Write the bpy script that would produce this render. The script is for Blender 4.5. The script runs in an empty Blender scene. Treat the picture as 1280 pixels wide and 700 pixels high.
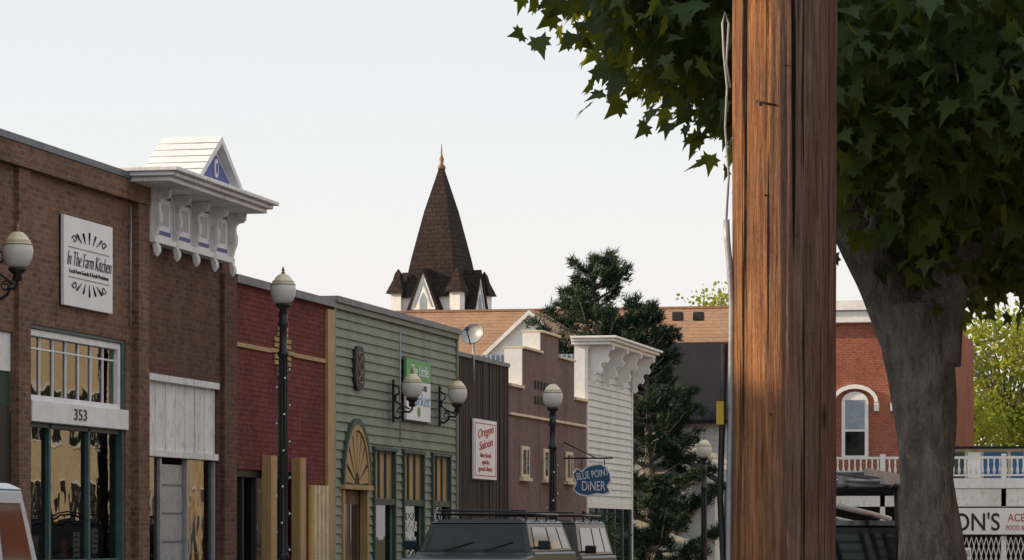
import bpy, math, random
import numpy as np
from mathutils import Vector, Matrix, noise
random.seed(7); np.random.seed(7)
scene=bpy.context.scene
def link(o): scene.collection.objects.link(o)

# ------------------------------------------------------------------ survey helpers
FPX=4000.0; ANG=math.atan(860/FPX); SA,CA=math.sin(ANG),math.cos(ANG); EYE=1.5; HOR=665.0
FX=-14.81                      # facade line of the left row
def onD(px,d):
    t=(px-640)/FPX
    return d*(-SA+t*CA), d*(CA+t*SA)
def dep(px,X=FX):
    t=(px-640)/FPX
    return X/(-SA+t*CA)
def F(px,X=FX):
    t=(px-640)/FPX
    return dep(px,X)*(CA+t*SA)
def Z(py,d): return EYE+d*(HOR-py)/FPX
def ZF(px,py,X=FX): return Z(py,dep(px,X))

# ------------------------------------------------------------------ materials
def nodes(name):
    m=bpy.data.materials.new(name); m.use_nodes=True
    nt=m.node_tree; b=nt.nodes['Principled BSDF']
    return m,nt,b
def N(nt,t,**k):
    n=nt.nodes.new(t)
    for a,v in k.items(): setattr(n,a,v)
    return n
def mixc(nt,fac,a,b,mode='MIX'):
    n=N(nt,'ShaderNodeMix',data_type='RGBA',blend_type=mode)
    for s,v in ((n.inputs[0],fac),(n.inputs[6],a),(n.inputs[7],b)):
        if hasattr(v,'links'): nt.links.new(v,s)
        elif isinstance(v,(int,float)): s.default_value=v
        else: s.default_value=(*v,1)
    return n.outputs[2]
def coords(nt,scale=(1,1,1),kind='Object'):
    tc=N(nt,'ShaderNodeTexCoord'); mp=N(nt,'ShaderNodeMapping')
    mp.inputs['Scale'].default_value=scale
    nt.links.new(tc.outputs[kind],mp.inputs[0]); return mp.outputs[0]
def noisef(nt,scale,stretch=(1,1,1),detail=4,lo=.35,hi=.65):
    v=coords(nt,stretch); n=N(nt,'ShaderNodeTexNoise'); n.inputs['Scale'].default_value=scale
    n.inputs['Detail'].default_value=detail; n.inputs['Roughness'].default_value=.65
    nt.links.new(v,n.inputs['Vector'])
    r=N(nt,'ShaderNodeMapRange'); r.inputs[1].default_value=lo; r.inputs[2].default_value=hi
    nt.links.new(n.outputs[0],r.inputs[0]); return r.outputs[0]
def bumpn(nt,b,h,st=.3,dist=.01):
    bn=N(nt,'ShaderNodeBump'); bn.inputs['Strength'].default_value=st; bn.inputs['Distance'].default_value=dist
    nt.links.new(h,bn.inputs['Height']); nt.links.new(bn.outputs[0],b.inputs['Normal'])
def mat(name,c,c2=None,scale=3,stretch=(1,1,1),rough=.75,bump=.15,metal=0,spec=.4,dirt=.25,lo=.35,hi=.65):
    m,nt,b=nodes(name)
    c2=c2 or tuple(x*.8 for x in c)
    f=noisef(nt,scale,stretch,lo=lo,hi=hi); col=mixc(nt,f,c,c2)
    if dirt:
        f2=noisef(nt,.9,(1.6,1.6,.4),5,.45,.72)
        col=mixc(nt,f2,col,mixc(nt,dirt,col,tuple(x*.3 for x in c)))
    nt.links.new(col,b.inputs['Base Color'])
    b.inputs['Roughness'].default_value=rough; b.inputs['Metallic'].default_value=metal
    b.inputs['Specular IOR Level'].default_value=spec
    if bump: bumpn(nt,b,f,bump,.01)
    return m
def brick(name,c1,c2,mortar,bw=.21,bh=.075,ms=.008,bump=.5):
    m,nt,b=nodes(name)
    tc=N(nt,'ShaderNodeTexCoord'); sp=N(nt,'ShaderNodeSeparateXYZ'); nt.links.new(tc.outputs['Object'],sp.inputs[0])
    ad=N(nt,'ShaderNodeMath',operation='ADD'); nt.links.new(sp.outputs[0],ad.inputs[0]); nt.links.new(sp.outputs[1],ad.inputs[1])
    cb=N(nt,'ShaderNodeCombineXYZ'); nt.links.new(ad.outputs[0],cb.inputs[0]); nt.links.new(sp.outputs[2],cb.inputs[1])
    t=N(nt,'ShaderNodeTexBrick'); nt.links.new(cb.outputs[0],t.inputs['Vector'])
    t.inputs['Scale'].default_value=1; t.inputs['Brick Width'].default_value=bw; t.inputs['Row Height'].default_value=bh
    t.inputs['Mortar Size'].default_value=ms; t.inputs['Mortar Smooth'].default_value=.3; t.inputs['Bias'].default_value=-.1
    for k,v in (('Color1',c1),('Color2',c2),('Mortar',mortar)): t.inputs[k].default_value=(*v,1)
    f=noisef(nt,1.1,(1.3,1.3,.6),6,.38,.66); col=mixc(nt,f,t.outputs[0],mixc(nt,.55,t.outputs[0],tuple(x*.3 for x in c1)))
    f3=noisef(nt,9,(1,1,1.6),3,.45,.7); col=mixc(nt,f3,col,mixc(nt,.4,col,tuple(min(1,x*1.7) for x in c1)))
    nt.links.new(col,b.inputs['Base Color']); b.inputs['Roughness'].default_value=.9
    b.inputs['Specular IOR Level'].default_value=.2
    inv=N(nt,'ShaderNodeMath',operation='SUBTRACT'); inv.inputs[0].default_value=1; nt.links.new(t.outputs['Fac'],inv.inputs[1])
    bumpn(nt,b,inv.outputs[0],bump,.01)
    return m
def glass(name,tint=(.7,.75,.75),ior=1.75):
    m=bpy.data.materials.new(name); m.use_nodes=True; nt=m.node_tree; nt.nodes.clear()
    o=N(nt,'ShaderNodeOutputMaterial'); mx=N(nt,'ShaderNodeMixShader'); tr=N(nt,'ShaderNodeBsdfTransparent'); gl=N(nt,'ShaderNodeBsdfGlossy')
    tr.inputs[0].default_value=(*tint,1); gl.inputs['Roughness'].default_value=.015
    fr=N(nt,'ShaderNodeFresnel'); fr.inputs[0].default_value=ior
    tc=coords(nt,(1,1,1)); n=N(nt,'ShaderNodeTexNoise'); n.inputs['Scale'].default_value=1.4; nt.links.new(tc,n.inputs['Vector'])
    bn=N(nt,'ShaderNodeBump'); bn.inputs['Strength'].default_value=.08; bn.inputs['Distance'].default_value=.05
    nt.links.new(n.outputs[0],bn.inputs['Height']); nt.links.new(bn.outputs[0],gl.inputs['Normal'])
    nt.links.new(fr.outputs[0],mx.inputs[0]); nt.links.new(tr.outputs[0],mx.inputs[1]); nt.links.new(gl.outputs[0],mx.inputs[2])
    nt.links.new(mx.outputs[0],o.inputs[0]); return m
def leafmat(name,c1,c2,trans=.35,tcol=None):
    m=bpy.data.materials.new(name); m.use_nodes=True; nt=m.node_tree; b=nt.nodes['Principled BSDF']
    g=N(nt,'ShaderNodeNewGeometry'); col=mixc(nt,g.outputs['Random Per Island'],c1,c2)
    nt.links.new(col,b.inputs['Base Color']); b.inputs['Roughness'].default_value=.55; b.inputs['Specular IOR Level'].default_value=.25
    if trans:
        t=N(nt,'ShaderNodeBsdfTranslucent'); tcol=tcol or tuple(x*2.2 for x in c2)
        tc=mixc(nt,g.outputs['Random Per Island'],tcol,tuple(x*.7 for x in tcol)); nt.links.new(tc,t.inputs[0])
        mx=N(nt,'ShaderNodeMixShader'); mx.inputs[0].default_value=trans
        nt.links.new(b.outputs[0],mx.inputs[1]); nt.links.new(t.outputs[0],mx.inputs[2])
        nt.links.new(mx.outputs[0],nt.nodes['Material Output'].inputs[0])
    return m

M={}
M['brickA']=brick('brown_brick',(.225,.122,.076),(.115,.060,.040),(.19,.15,.125),ms=.011)
M['brickB']=brick('dark_red_brick',(.155,.074,.052),(.08,.036,.028),(.13,.098,.085),ms=.010)
M['maroon']=brick('maroon_painted_block',(.185,.046,.044),(.145,.036,.035),(.07,.02,.02),.22,.08,.008,.7)
M['brickT']=brick('red_brick',(.33,.10,.06),(.24,.072,.045),(.28,.18,.14),.22,.08,.012)
M['brickO']=brick('tan_brick',(.62,.44,.25),(.5,.36,.2),(.5,.42,.32),.22,.08,.01)
M['cap']=mat('grey_metal_cap',(.15,.17,.19),(.09,.10,.115),6,rough=.5)
M['white']=mat('white_paint',(.84,.84,.84),(.74,.74,.75),5,rough=.6,dirt=.15)
M['wwhite']=mat('weathered_white_paint',(.80,.79,.78),(.42,.37,.33),9,(1,1,.5),rough=.8,dirt=.35,lo=.52,hi=.78)
M['cream']=mat('cream_paint',(.72,.62,.44),(.57,.47,.33),4,rough=.65)
M['tan']=mat('tan_trim',(.46,.31,.14),(.34,.22,.09),5,(1,1,.3),rough=.65)
M['gold']=mat('golden_light_paint',(.76,.52,.14),(.58,.38,.1),5,(1,1,.3),rough=.6)  # golden light on the maroon storefront, put into the colour
M['teal']=mat('teal_frame',(.06,.125,.13),(.04,.09,.09),5,rough=.5)
M['green']=mat('sage_green_siding',(.245,.285,.215),(.195,.23,.175),6,(1,1,3),rough=.7,dirt=.5)
M['dgreen']=mat('dark_green_trim',(.04,.075,.06),None,5,rough=.6)
M['brown']=mat('weathered_dark_board',(.07,.046,.038),(.025,.017,.015),4,(4,9,.35),rough=.9,bump=.5)
M['mauve']=mat('mauve_stucco',(.215,.138,.13),(.15,.09,.086),5,rough=.95,bump=.4,dirt=.6)
M['siding']=mat('grey_white_siding',(.74,.77,.77),(.62,.66,.66),5,(1,1,3),rough=.7,dirt=.2)
M['corr']=mat('corrugated_metal',(.30,.36,.42),(.22,.27,.33),6,rough=.5,metal=.3)
M['black']=mat('black_iron',(.012,.012,.014),(.02,.02,.022),20,rough=.4,dirt=0)
M['dark']=mat('dark_trim',(.025,.023,.022),None,8,rough=.6,dirt=0)
M['blue']=mat('blue_trim',(.10,.13,.42),(.07,.09,.3),8,rough=.6)
M['signblue']=mat('sign_blue',(.03,.13,.28),(.025,.10,.22),8,rough=.45,dirt=.1)
M['signwhite']=mat('sign_white',(.84,.84,.85),(.79,.79,.81),3,rough=.45,bump=0,dirt=.05)
M['signgreen']=mat('sign_green',(.10,.36,.12),None,3,rough=.5,bump=0,dirt=0)
M['signlb']=mat('sign_light_blue',(.20,.42,.65),None,3,rough=.5,bump=0,dirt=0)
M['red']=mat('red_lettering',(.5,.05,.04),None,9,rough=.5,bump=0,dirt=0)
M['ink']=mat('black_lettering',(.02,.02,.025),None,9,rough=.5,bump=0,dirt=0)
M['tanroof']=mat('tan_shingle_roof',(.42,.255,.16),(.26,.155,.10),9,(1,1,4),rough=.95,bump=.3,dirt=.35)
M['slate']=mat('dark_slate_roof',(.026,.026,.032),(.015,.015,.02),10,(1,1,4),rough=.95,bump=.3,spec=.15)
M['spire']=brick('brown_spire_shingle',(.045,.031,.028),(.027,.02,.019),(.013,.010,.010),.3,.16,.015,.7)
M['inwall']=mat('interior_wall',(.32,.27,.22),(.25,.2,.16),2,rough=.9,bump=0)
M['infloor']=mat('interior_floor',(.2,.13,.08),None,4,rough=.6,bump=0)
M['wood']=mat('interior_wood',(.20,.10,.055),None,6,rough=.6)
M['glass']=glass('window_glass',(.66,.68,.66),1.85)
M['glassd']=glass('dark_window_glass',(.3,.31,.31),1.8)
M['asphalt']=mat('asphalt',(.055,.055,.057),(.04,.04,.042),30,rough=.95,bump=.3)
M['concrete']=mat('concrete_pavement',(.32,.31,.29),(.26,.25,.24),6,rough=.9)
M['earth']=mat('grassy_ground',(.08,.10,.045),(.13,.11,.07),2,rough=1)
M['yellow']=mat('yellow_marking',(.6,.42,.06),None,9,rough=.8)
M['markw']=mat('white_marking',(.7,.7,.68),None,9,rough=.8)
M['globe'],_nt,_b=nodes('frosted_globe')
_tc=N(_nt,'ShaderNodeTexCoord'); _sp=N(_nt,'ShaderNodeSeparateXYZ'); _nt.links.new(_tc.outputs['Generated'],_sp.inputs[0])
_mr=N(_nt,'ShaderNodeMapRange'); _mr.inputs[1].default_value=.55; _mr.inputs[2].default_value=.75; _nt.links.new(_sp.outputs[2],_mr.inputs[0])
_nt.links.new(mixc(_nt,_mr.outputs[0],(.62,.60,.56),(.66,.58,.40)),_b.inputs['Base Color']); _b.inputs['Roughness'].default_value=.15
M['carglass'],_nt,_b=nodes('opaque_dark_glass'); _b.inputs['Roughness'].default_value=.06; _b.inputs['Specular IOR Level'].default_value=.35
_nt.links.new(mixc(_nt,noisef(_nt,2.5,(1,1,1),4,.35,.7),(.008,.010,.011),(.025,.028,.028)),_b.inputs['Base Color'])
M['brass']=mat('brown_metal_finial',(.24,.16,.10),None,9,rough=.5,metal=.2,dirt=0)
M['grey']=mat('grey_metal',(.40,.41,.43),(.30,.31,.33),9,rough=.45,metal=.2,dirt=.2)
M['tyre']=mat('tyre_rubber',(.02,.02,.02),None,9,rough=.9,dirt=0)
M['chrome']=mat('chrome',(.6,.6,.6),None,9,rough=.15,metal=1,dirt=0,bump=0)
M['leaf']=leafmat('maple_leaf',(.011,.034,.013),(.027,.064,.018),.20,(.72,.74,.05))
M['yleaf']=leafmat('bright_leaf',(.12,.16,.025),(.22,.24,.045),.45,(.62,.64,.07))
M['pine']=leafmat('pine_needles',(.014,.032,.018),(.032,.062,.030),0)
M['shrub']=leafmat('shrub_leaf',(.03,.06,.02),(.05,.10,.03),.2)
M['lens']=mat('headlamp_lens',(.6,.6,.58),None,9,rough=.1,dirt=0,bump=0,spec=.8)
M['amber']=mat('amber_lens',(.6,.2,.02),None,9,rough=.2,dirt=0,bump=0); M['taillight']=mat('red_lens',(.4,.02,.02),None,9,rough=.2,dirt=0,bump=0)

# ------------------------------------------------------------------ geometry builders
class Part:
    def __init__(s): s.v=[]; s.f=[]; s.sm=[]; s.bevel=0
    def add(s,vs,fs,smooth=False):
        o=len(s.v); s.v+= [tuple(v) for v in vs]
        for f in fs: s.f.append([o+i for i in f]); s.sm.append(smooth)
        return s
    def box(s,x0,x1,y0,y1,z0,z1):
        if x0>x1:x0,x1=x1,x0
        if y0>y1:y0,y1=y1,y0
        if z0>z1:z0,z1=z1,z0
        v=[(x,y,z) for z in(z0,z1) for y in(y0,y1) for x in(x0,x1)]
        return s.add(v,[(0,2,3,1),(4,5,7,6),(0,1,5,4),(2,6,7,3),(0,4,6,2),(1,3,7,5)])
    def hexa(s,b,t):
        return s.add(list(b)+list(t),[(3,2,1,0),(4,5,6,7),(0,1,5,4),(1,2,6,5),(2,3,7,6),(3,0,4,7)])
    def prism(s,pts,axis,a,b):
        def mk(p,c):
            return {'x':(c,p[0],p[1]),'y':(p[0],c,p[1]),'z':(p[0],p[1],c)}[axis]
        n=len(pts); v=[mk(p,a) for p in pts]+[mk(p,b) for p in pts]
        fs=[tuple(range(n))[::-1],tuple(range(n,2*n))]+[(i,(i+1)%n,n+(i+1)%n,n+i) for i in range(n)]
        return s.add(v,fs)
    def poly(s,pts): return s.add(pts,[tuple(range(len(pts)))])
    def tube(s,pts,rad,n=8,fn=None):
        pts=[Vector(p) for p in pts]
        if isinstance(rad,(int,float)): rad=[rad]*len(pts)
        vs=[];fs=[]; ref=None
        for i,p in enumerate(pts):
            d=(pts[min(i+1,len(pts)-1)]-pts[max(i-1,0)]).normalized()
            if ref is None: ref=Vector((0,0,1)) if abs(d.z)<.9 else Vector((1,0,0))
            u=(ref-d*ref.dot(d)).normalized(); w=d.cross(u); ref=u
            for k in range(n):
                a=2*math.pi*k/n; r=rad[i]
                if fn: r*=fn(i,a,p)
                vs.append(p+(u*math.cos(a)+w*math.sin(a))*r)
        for i in range(len(pts)-1):
            for k in range(n): fs.append((i*n+k,i*n+(k+1)%n,(i+1)*n+(k+1)%n,(i+1)*n+k))
        fs.append(tuple(range(n))[::-1]); fs.append(tuple(range((len(pts)-1)*n,len(pts)*n)))
        return s.add(vs,fs,True)
    def lathe(s,prof,c=(0,0,0),n=20):
        vs=[];fs=[]
        for r,z in prof:
            for k in range(n):
                a=2*math.pi*k/n; vs.append((c[0]+r*math.cos(a),c[1]+r*math.sin(a),c[2]+z))
        for i in range(len(prof)-1):
            for k in range(n): fs.append((i*n+k,i*n+(k+1)%n,(i+1)*n+(k+1)%n,(i+1)*n+k))
        fs.append(tuple(range(n))[::-1]); fs.append(tuple(range((len(prof)-1)*n,len(prof)*n)))
        return s.add(vs,fs,True)
    def ico(s,c,r):
        prof=[(r*math.sin(math.pi*i/8)+1e-4,-r*math.cos(math.pi*i/8)) for i in range(9)]
        return s.lathe(prof,c,12)
class Obj:
    def __init__(s,name,loc=(0,0,0),rot=0):
        s.e=bpy.data.objects.new(name,None); s.e.empty_display_size=.2; link(s.e)
        s.e.location=loc; s.e.rotation_euler=(0,0,rot); s.parts={}
    def p(s,part,m,bevel=0):
        k=(part,m)
        if k not in s.parts: s.parts[k]=Part()
        s.parts[k].bevel=max(bevel,s.parts[k].bevel)
        return s.parts[k]
    def done(s):
        for (nm,m),p in s.parts.items():
            me=bpy.data.meshes.new(nm); me.from_pydata(p.v,[],p.f); me.materials.append(M[m])
            me.polygons.foreach_set('use_smooth',p.sm); me.update()
            o=bpy.data.objects.new(nm,me); link(o); o.parent=s.e
            if p.bevel:
                b=o.modifiers.new('bevel','BEVEL'); b.width=p.bevel; b.segments=2; b.limit_method='ANGLE'
        return s
def text(ob,name,body,loc,width,height,m,face='x',shear=0,tilt=0,offset=0):
    c=bpy.data.curves.new(name,'FONT'); c.body=body; c.extrude=.004; c.shear=shear; c.align_x='CENTER'; c.align_y='CENTER'; c.offset=offset
    c.materials.append(M[m]); o=bpy.data.objects.new(name,c); link(o)
    bpy.context.view_layer.update(); d=o.dimensions
    sx,sy=width/max(d.x,.01),height/max(d.y,.01)
    o.scale=(sx,sy,1); o.parent=ob.e
    base=Matrix.Rotation(math.pi/2,4,'Z')@Matrix.Rotation(math.pi/2,4,'X') if face=='x' else Matrix.Rotation(math.pi/2,4,'X')
    o.rotation_euler=(base@Matrix.Rotation(tilt,4,'Z')).to_euler(); o.location=loc
    return o
def wall(p,X0,X1,y0,y1,z0,z1,ops):
    ys=sorted({y0,y1,*[o[0] for o in ops],*[o[1] for o in ops]}); ys=[y for y in ys if y0<=y<=y1]
    for a,b in zip(ys[:-1],ys[1:]):
        m=(a+b)/2; zo=sorted([(o[2],o[3]) for o in ops if o[0]<m<o[1]])
        z=z0
        for q,r in zo:
            if q>z: p.box(X0,X1,a,b,z,q)
            z=max(z,r)
        if z<z1: p.box(X0,X1,a,b,z,z1)
def lap(p,X,y0,y1,z0,z1,e=.15,ops=(),t=.022):
    ys=sorted({y0,y1,*[o[0] for o in ops],*[o[1] for o in ops]})
    for a,b in zip(ys[:-1],ys[1:]):
        m=(a+b)/2; z=z0
        while z<z1-.01:
            zt=min(z+e,z1)
            if not any(o[0]<m<o[1] and o[2]<z+e/2<o[3] for o in ops):
                p.add([(X,a,z),(X,b,z),(X+t,b,z),(X+t,a,z),(X,a,zt),(X,b,zt),(X+.003,b,zt),(X+.003,a,zt)],
                      [(0,3,2,1),(3,7,6,2),(0,4,7,3),(1,2,6,5),(4,5,6,7)])
            z+=e
def gz(Y):
    K=[(-200,0),(50,0),(56,-.3),(62,-.75),(78,-1.5),(100,-1.9),(130,-2.0),(3000,-2.0)]
    for (a,za),(b,zb) in zip(K[:-1],K[1:]):
        if Y<=b: return za+(zb-za)*(Y-a)/(b-a)
    return -2.0
YS=[-100,-40,0,50,53,56,59,62,66,70,74,78,84,92,100,130,200,500,1500]

# ------------------------------------------------------------------ ground, road, pavements
def sheet(name,x0,x1,ya,yb,dz,m,thick=0):
    o=Obj(name); p=o.p(name+'_surface',m); ys=[ya]+[y for y in YS if ya<y<yb]+[yb]
    for a,b in zip(ys[:-1],ys[1:]):
        A,Bz=gz(a)+dz,gz(b)+dz
        p.poly([(x0,a,A),(x1,a,A),(x1,b,Bz),(x0,b,Bz)])
        if thick:
            p.poly([(x0,a,A-thick),(x0,a,A),(x0,b,Bz),(x0,b,Bz-thick)]); p.poly([(x1,b,Bz-thick),(x1,b,Bz),(x1,a,A),(x1,a,A-thick)])
    o.done(); return o
sheet('ground',-700,700,-100,1500,-.02,'earth')
sheet('road',-11.9,-2.0,-100,88,0,'asphalt')
sheet('cross_road',-200,-2.0,88,103,0,'asphalt')
sheet('pavement',-14.8,-11.9,-100,87.9,.13,'concrete',.14)
sheet('pavement',-2.0,3.5,-100,107,.13,'concrete',.14)
sheet('pavement',-60,-2.01,103.1,107,.13,'concrete',.14)
o=Obj('road_markings'); p=o.p('centre_line','yellow')
for xx in (-7.1,-6.9):
    for a in range(-20,86,2):
        p.poly([(xx,a,gz(a)+.005),(xx+.1,a,gz(a)+.005),(xx+.1,a+2,gz(a+2)+.005),(xx,a+2,gz(a+2)+.005)])
p=o.p('parking_marks','markw')
for a in range(0,84,7):
    for x0 in (-11.8,-4.2): p.poly([(x0,a,gz(a)+.006),(x0+2.1,a,gz(a)+.006),(x0+2.1,a+.1,gz(a+.1)+.006),(x0,a+.1,gz(a+.1)+.006)])
o.done()

def shell(o,m,y0,y1,zr,depth=14,front=.3,roofz=None):
    """side walls, back wall and roof of a row building"""
    rz=roofz or zr-.5
    o.p('side_walls',m).box(FX-depth,FX-front-.002,y0,y0+.25,-3,zr-.003); o.p('side_walls',m).box(FX-depth,FX-front-.002,y1-.25,y1,-3,zr-.003)
    o.p('back_wall',m).box(FX-depth-.25,FX-depth-.002,y0,y1,-3,zr-.003)
    o.p('roof','slate').box(FX-depth,FX-front-.01,y0+.26,y1-.26,rz-.2,rz)
    o.p('interior_walls','inwall').box(FX-6.1,FX-6,y0+.26,y1-.26,-2,rz-.21)
    o.p('interior_walls','inwall').box(FX-6,FX-front-.02,y1-.30,y1-.253,-2,rz-.21)
    o.p('interior_ceiling','inwall').box(FX-6,FX-front-.02,y0+.26,y1-.31,4.2 if rz>4.5 else rz-.4,4.3 if rz>4.5 else rz-.3)
    o.p('interior_floor','infloor').box(FX-6,FX-front-.02,y0+.26,y1-.31,gz(y0)+.1,gz(y0)+.15)

# ================================================================== A  brown brick storefront
yA0=31.0; yA=F(179); topA=6.46
A=Obj('brick_storefront_building')
opA=(F(36),F(157),-1,4.2); opA2=(32.0,F(17),-1,4.05)
wall(A.p('brick_wall','brickA'),FX-.3,FX,yA0,yA,-1,topA,[opA,opA2])
A.p('pilasters','brickA').box(FX+.002,FX+.10,F(165),yA-.01,-1,topA-.30)
A.p('pilasters','brickA').box(FX+.002,FX+.06,F(18),F(35)-.05,-1,topA-.30)
A.p('parapet_cap','cap').box(FX-.4,FX+.14,yA0-.05,yA,topA,topA+.09)
A.p('parapet_corbel','brickA').box(FX+.002,FX+.12,yA0,yA-.01,topA-.29,topA-.002)
A.p('wall_conduit','grey').tube([(FX+.03,F(161),4.4),(FX+.03,F(161),6.1)],.012,6)
shell(A,'brickA',yA0,yA,topA)
def storefront(o,op,zt0,zt1,zg0,zg1,zb,frame,verts,nl,glassm='glass',tr='white',x=FX-.12):
    a,b=op[0],op[1]; fr=o.p('window_frames',frame,.006); w=o.p('transom_frame',tr,.006)
    fr.box(x-.05,x+.10,a,a+.08,zb,zt1); fr.box(x-.05,x+.10,b-.08,b,zb,zt1)
    fr.box(x-.05,x+.10,a+.08,b-.08,zt1-.05,zt1)
    w.box(x-.03,x+.07,a+.08,b-.08,zt0,zt0+.07); w.box(x-.03,x+.07,a+.08,b-.08,zt1-.14,zt1-.053)
    w.box(x-.03,x+.07,a+.08,a+.17,zt0+.07,zt1-.14); w.box(x-.03,x+.07,b-.17,b-.08,zt0+.07,zt1-.14)
    for i in range(1,nl):
        y=a+.17+(b-a-.34)*i/nl; w.box(x-.012,x+.025,y-.014,y+.014,zt0+.07,zt1-.14)
    w.box(x-.011,x+.022,a+.17,b-.17,zt1-.31,zt1-.285)
    o.p('transom_glass',glassm).poly([(x,a+.17,zt0+.07),(x,b-.17,zt0+.07),(x,b-.17,zt1-.14),(x,a+.17,zt1-.14)])
    for y in verts: fr.box(x-.05,x+.06,y-.04,y+.04,zb,zg1)
    fr.box(x-.05,x+.06,a+.08,b-.08,zg1-.06,zg1); fr.box(x-.05,x+.06,a+.08,b-.08,zb,zb+.08)
    o.p('display_glass',glassm).poly([(x+.003,a+.08,zb+.08),(x+.003,b-.08,zb+.08),(x+.003,b-.08,zg1-.06),(x+.003,a+.08,zg1-.06)])
storefront(A,opA,3.22,4.2,0,2.93,1.05,'teal',[F(68),F(117)],7)
A.p('lintel_band','white',.01).box(FX-.18,FX+.05,opA[0]+.002,opA[1]-.002,2.935,3.215)
A.p('bulkhead','teal').box(FX-.2,FX-.02,opA[0]+.01,opA[1]-.01,-1,1.04)
text(A,'house_number','353',(FX+.056,F(96),3.07),.5,.15,'ink')
A.p('neighbour_bay_panel','white').box(FX-.12,FX-.04,32.01,F(17)-.01,3.55,4.04)
A.p('neighbour_bay_frame','dgreen').box(FX-.2,FX-.06,32.01,F(17)-.01,-1,3.54)
yc=F(2); 
A.p('arched_door','dark').prism([(yc+.75*math.cos(t*math.pi/12),2.4+.75*math.sin(t*math.pi/12)) for t in range(13)]+[(yc-.75,-1),(yc+.75,-1)],'x',FX-.055,FX-.035)
for (yy,zz,hh,ww,mm) in ((yA-.33,2.05,.5,.5,'signwhite'),(yA-.33,2.75,.6,.4,'wood'),(yA-.33,1.5,.35,.5,'cream')):
    for k,xx in enumerate((FX-.8,FX-1.5,FX-2.3,FX-3.2)):
        A.p('wall_pictures',mm).box(xx-ww/2,xx+ww/2,yy-.05,yy,zz-.1*k,zz-.1*k+hh); A.p('picture_mats','dark').box(xx-ww/2+.07,xx+ww/2-.07,yy-.06,yy-.051,zz-.1*k+.07,zz-.1*k+hh-.07)
for (a,b,c,d_) in ((120,128,1.15,1.5),(132,141,1.15,1.42),(143,150,1.2,1.55)):
    A.p('display_cards','signwhite').box(FX-.35,FX-.33,F(a),F(b),c,d_)
    for q in range(4): A.p('card_print','ink').box(FX-.329,FX-.326,F(a)+.04,F(b)-.04,c+.06+q*.07,c+.08+q*.07)
A.p('display_cards','cream').box(FX-.6,FX-.58,F(90),F(99),1.2,1.45)
A.p('display_cards','red').box(FX-.34,FX-.325,F(105),F(112),1.15,1.4)
A.p('counter','wood').box(FX-3.6,FX-2.4,opA[0],opA[1]-.6,.15,1.3)
A.p('shelves','wood').box(FX-5.9,FX-5.5,opA[0],opA[1]-.2,.2,2.6)
for i in range(14): A.p('shelf_goods',random.choice(['cream','red','signwhite','signgreen'])).box(FX-5.49,FX-5.4,opA[0]+i*.22,opA[0]+i*.22+.13,1.2+.5*(i%3),1.45+.5*(i%3))
A.p('lanterns','dark').tube([(FX-1.2,F(90),4.2),(FX-1.2,F(90),3.0)],.012,5); A.p('lanterns','dark').lathe([(.02,0),(.14,-.1),(.17,-.3),(.05,-.34)],(FX-1.2,F(90),3.0),10)
for i in range(12):
    y=F(74)+i*.21
    if y<opA[1]-.1: A.p('window_box_ironwork','black').tube([(FX+.12+.05*math.cos(t),y+.10*math.cos(t),.98+.09*math.sin(t)) for t in np.linspace(0,6.28,12)],.010,5)
A.p('window_box_ironwork','black').box(FX+.08,FX+.2,F(72),opA[1],.82,.88)
A.done()
S=Obj('kitchen_sign'); y0,y1=F(74),F(135); z0,z1=4.52,5.72
S.p('panel','signwhite',.008).box(FX+.02,FX+.07,y0,y1,z0,z1)
S.p('edge','ink').box(FX+.01,FX+.018,y0-.012,y1+.012,z0-.01,z1+.01)
yc=(y0+y1)/2; w=y1-y0; xs=FX+.076
text(S,'name_lettering','In The Farm Kitchen',(xs,yc,5.15),w*.9,.19,'ink',shear=.4,offset=-.022)
text(S,'small_lettering','Local Farm Goods & Fresh Provisions',(xs,yc,4.99),w*.8,.055,'ink',offset=-.01)
for sgn in (1,-1):
    zc=5.12+sgn*.25
    S.p('scrollwork','ink').box(xs-.004,xs+.002,yc-w*.42,yc+w*.42,5.088+sgn*.2-.003+.02,5.088+sgn*.2+.003+.02)
    for k in (-2,-1,0,1,2):
        S.p('scrollwork','ink').tube([(xs,yc+k*.15+(.10*k*math.sin(t)),zc+sgn*(.02+.17*(1-abs(k)*.2)*math.sin(t)**1)) for t in np.linspace(0,2.4,9)],[.004,.008,.013,.017,.018,.015,.012,.008,.004],6)
    for m in (-1,1):
        S.p('scrollwork','ink').tube([(xs,yc+m*(w*.3+.1*math.cos(t)*(1-t/9)),zc+sgn*.05+sgn*.06*math.sin(t)*(1-t/9)) for t in np.linspace(0,6.5,16)],.008,5)
S.done()

# ================================================================== B  brick with ornate white cornice
Bd=Obj('cornice_brick_building'); yB0=yA+.004; yB1=F(292.5); topB=6.42
opB=(F(187),F(275),-1,3.8)
wall(Bd.p('brick_wall','brickB'),FX-.3,FX-.02,yB0,yB1,-1,topB,[opB])
Bd.p('pilasters','brickB').box(FX-.018,FX+.05,F(277),yB1,-1,5.5)
shell(Bd,'brickB',yB0,yB1,topB)
x=FX-.12
wp=Bd.p('transom_panel','wwhite',.005)
wp.box(x-.05,x+.03,opB[0]+.002,opB[1]-.002,2.62,3.798)
wp.box(x+.031,x+.12,opB[0]+.002,opB[1]-.002,3.70,3.797); wp.box(x+.031,x+.10,opB[0]+.002,opB[1]-.002,2.60,2.70)
for i in range(8):
    y=opB[0]+.05+(opB[1]-opB[0]-.1)*i/7; wp.box(x+.031,x+.045,y-.02,y+.02,2.701,3.699)
fr=Bd.p('storefront_frame','grey',.005)
for y in (opB[0]+.05,F(207),F(240),opB[1]-.05): fr.box(x-.04,x+.05,y-.035,y+.035,.6,2.59)
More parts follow.
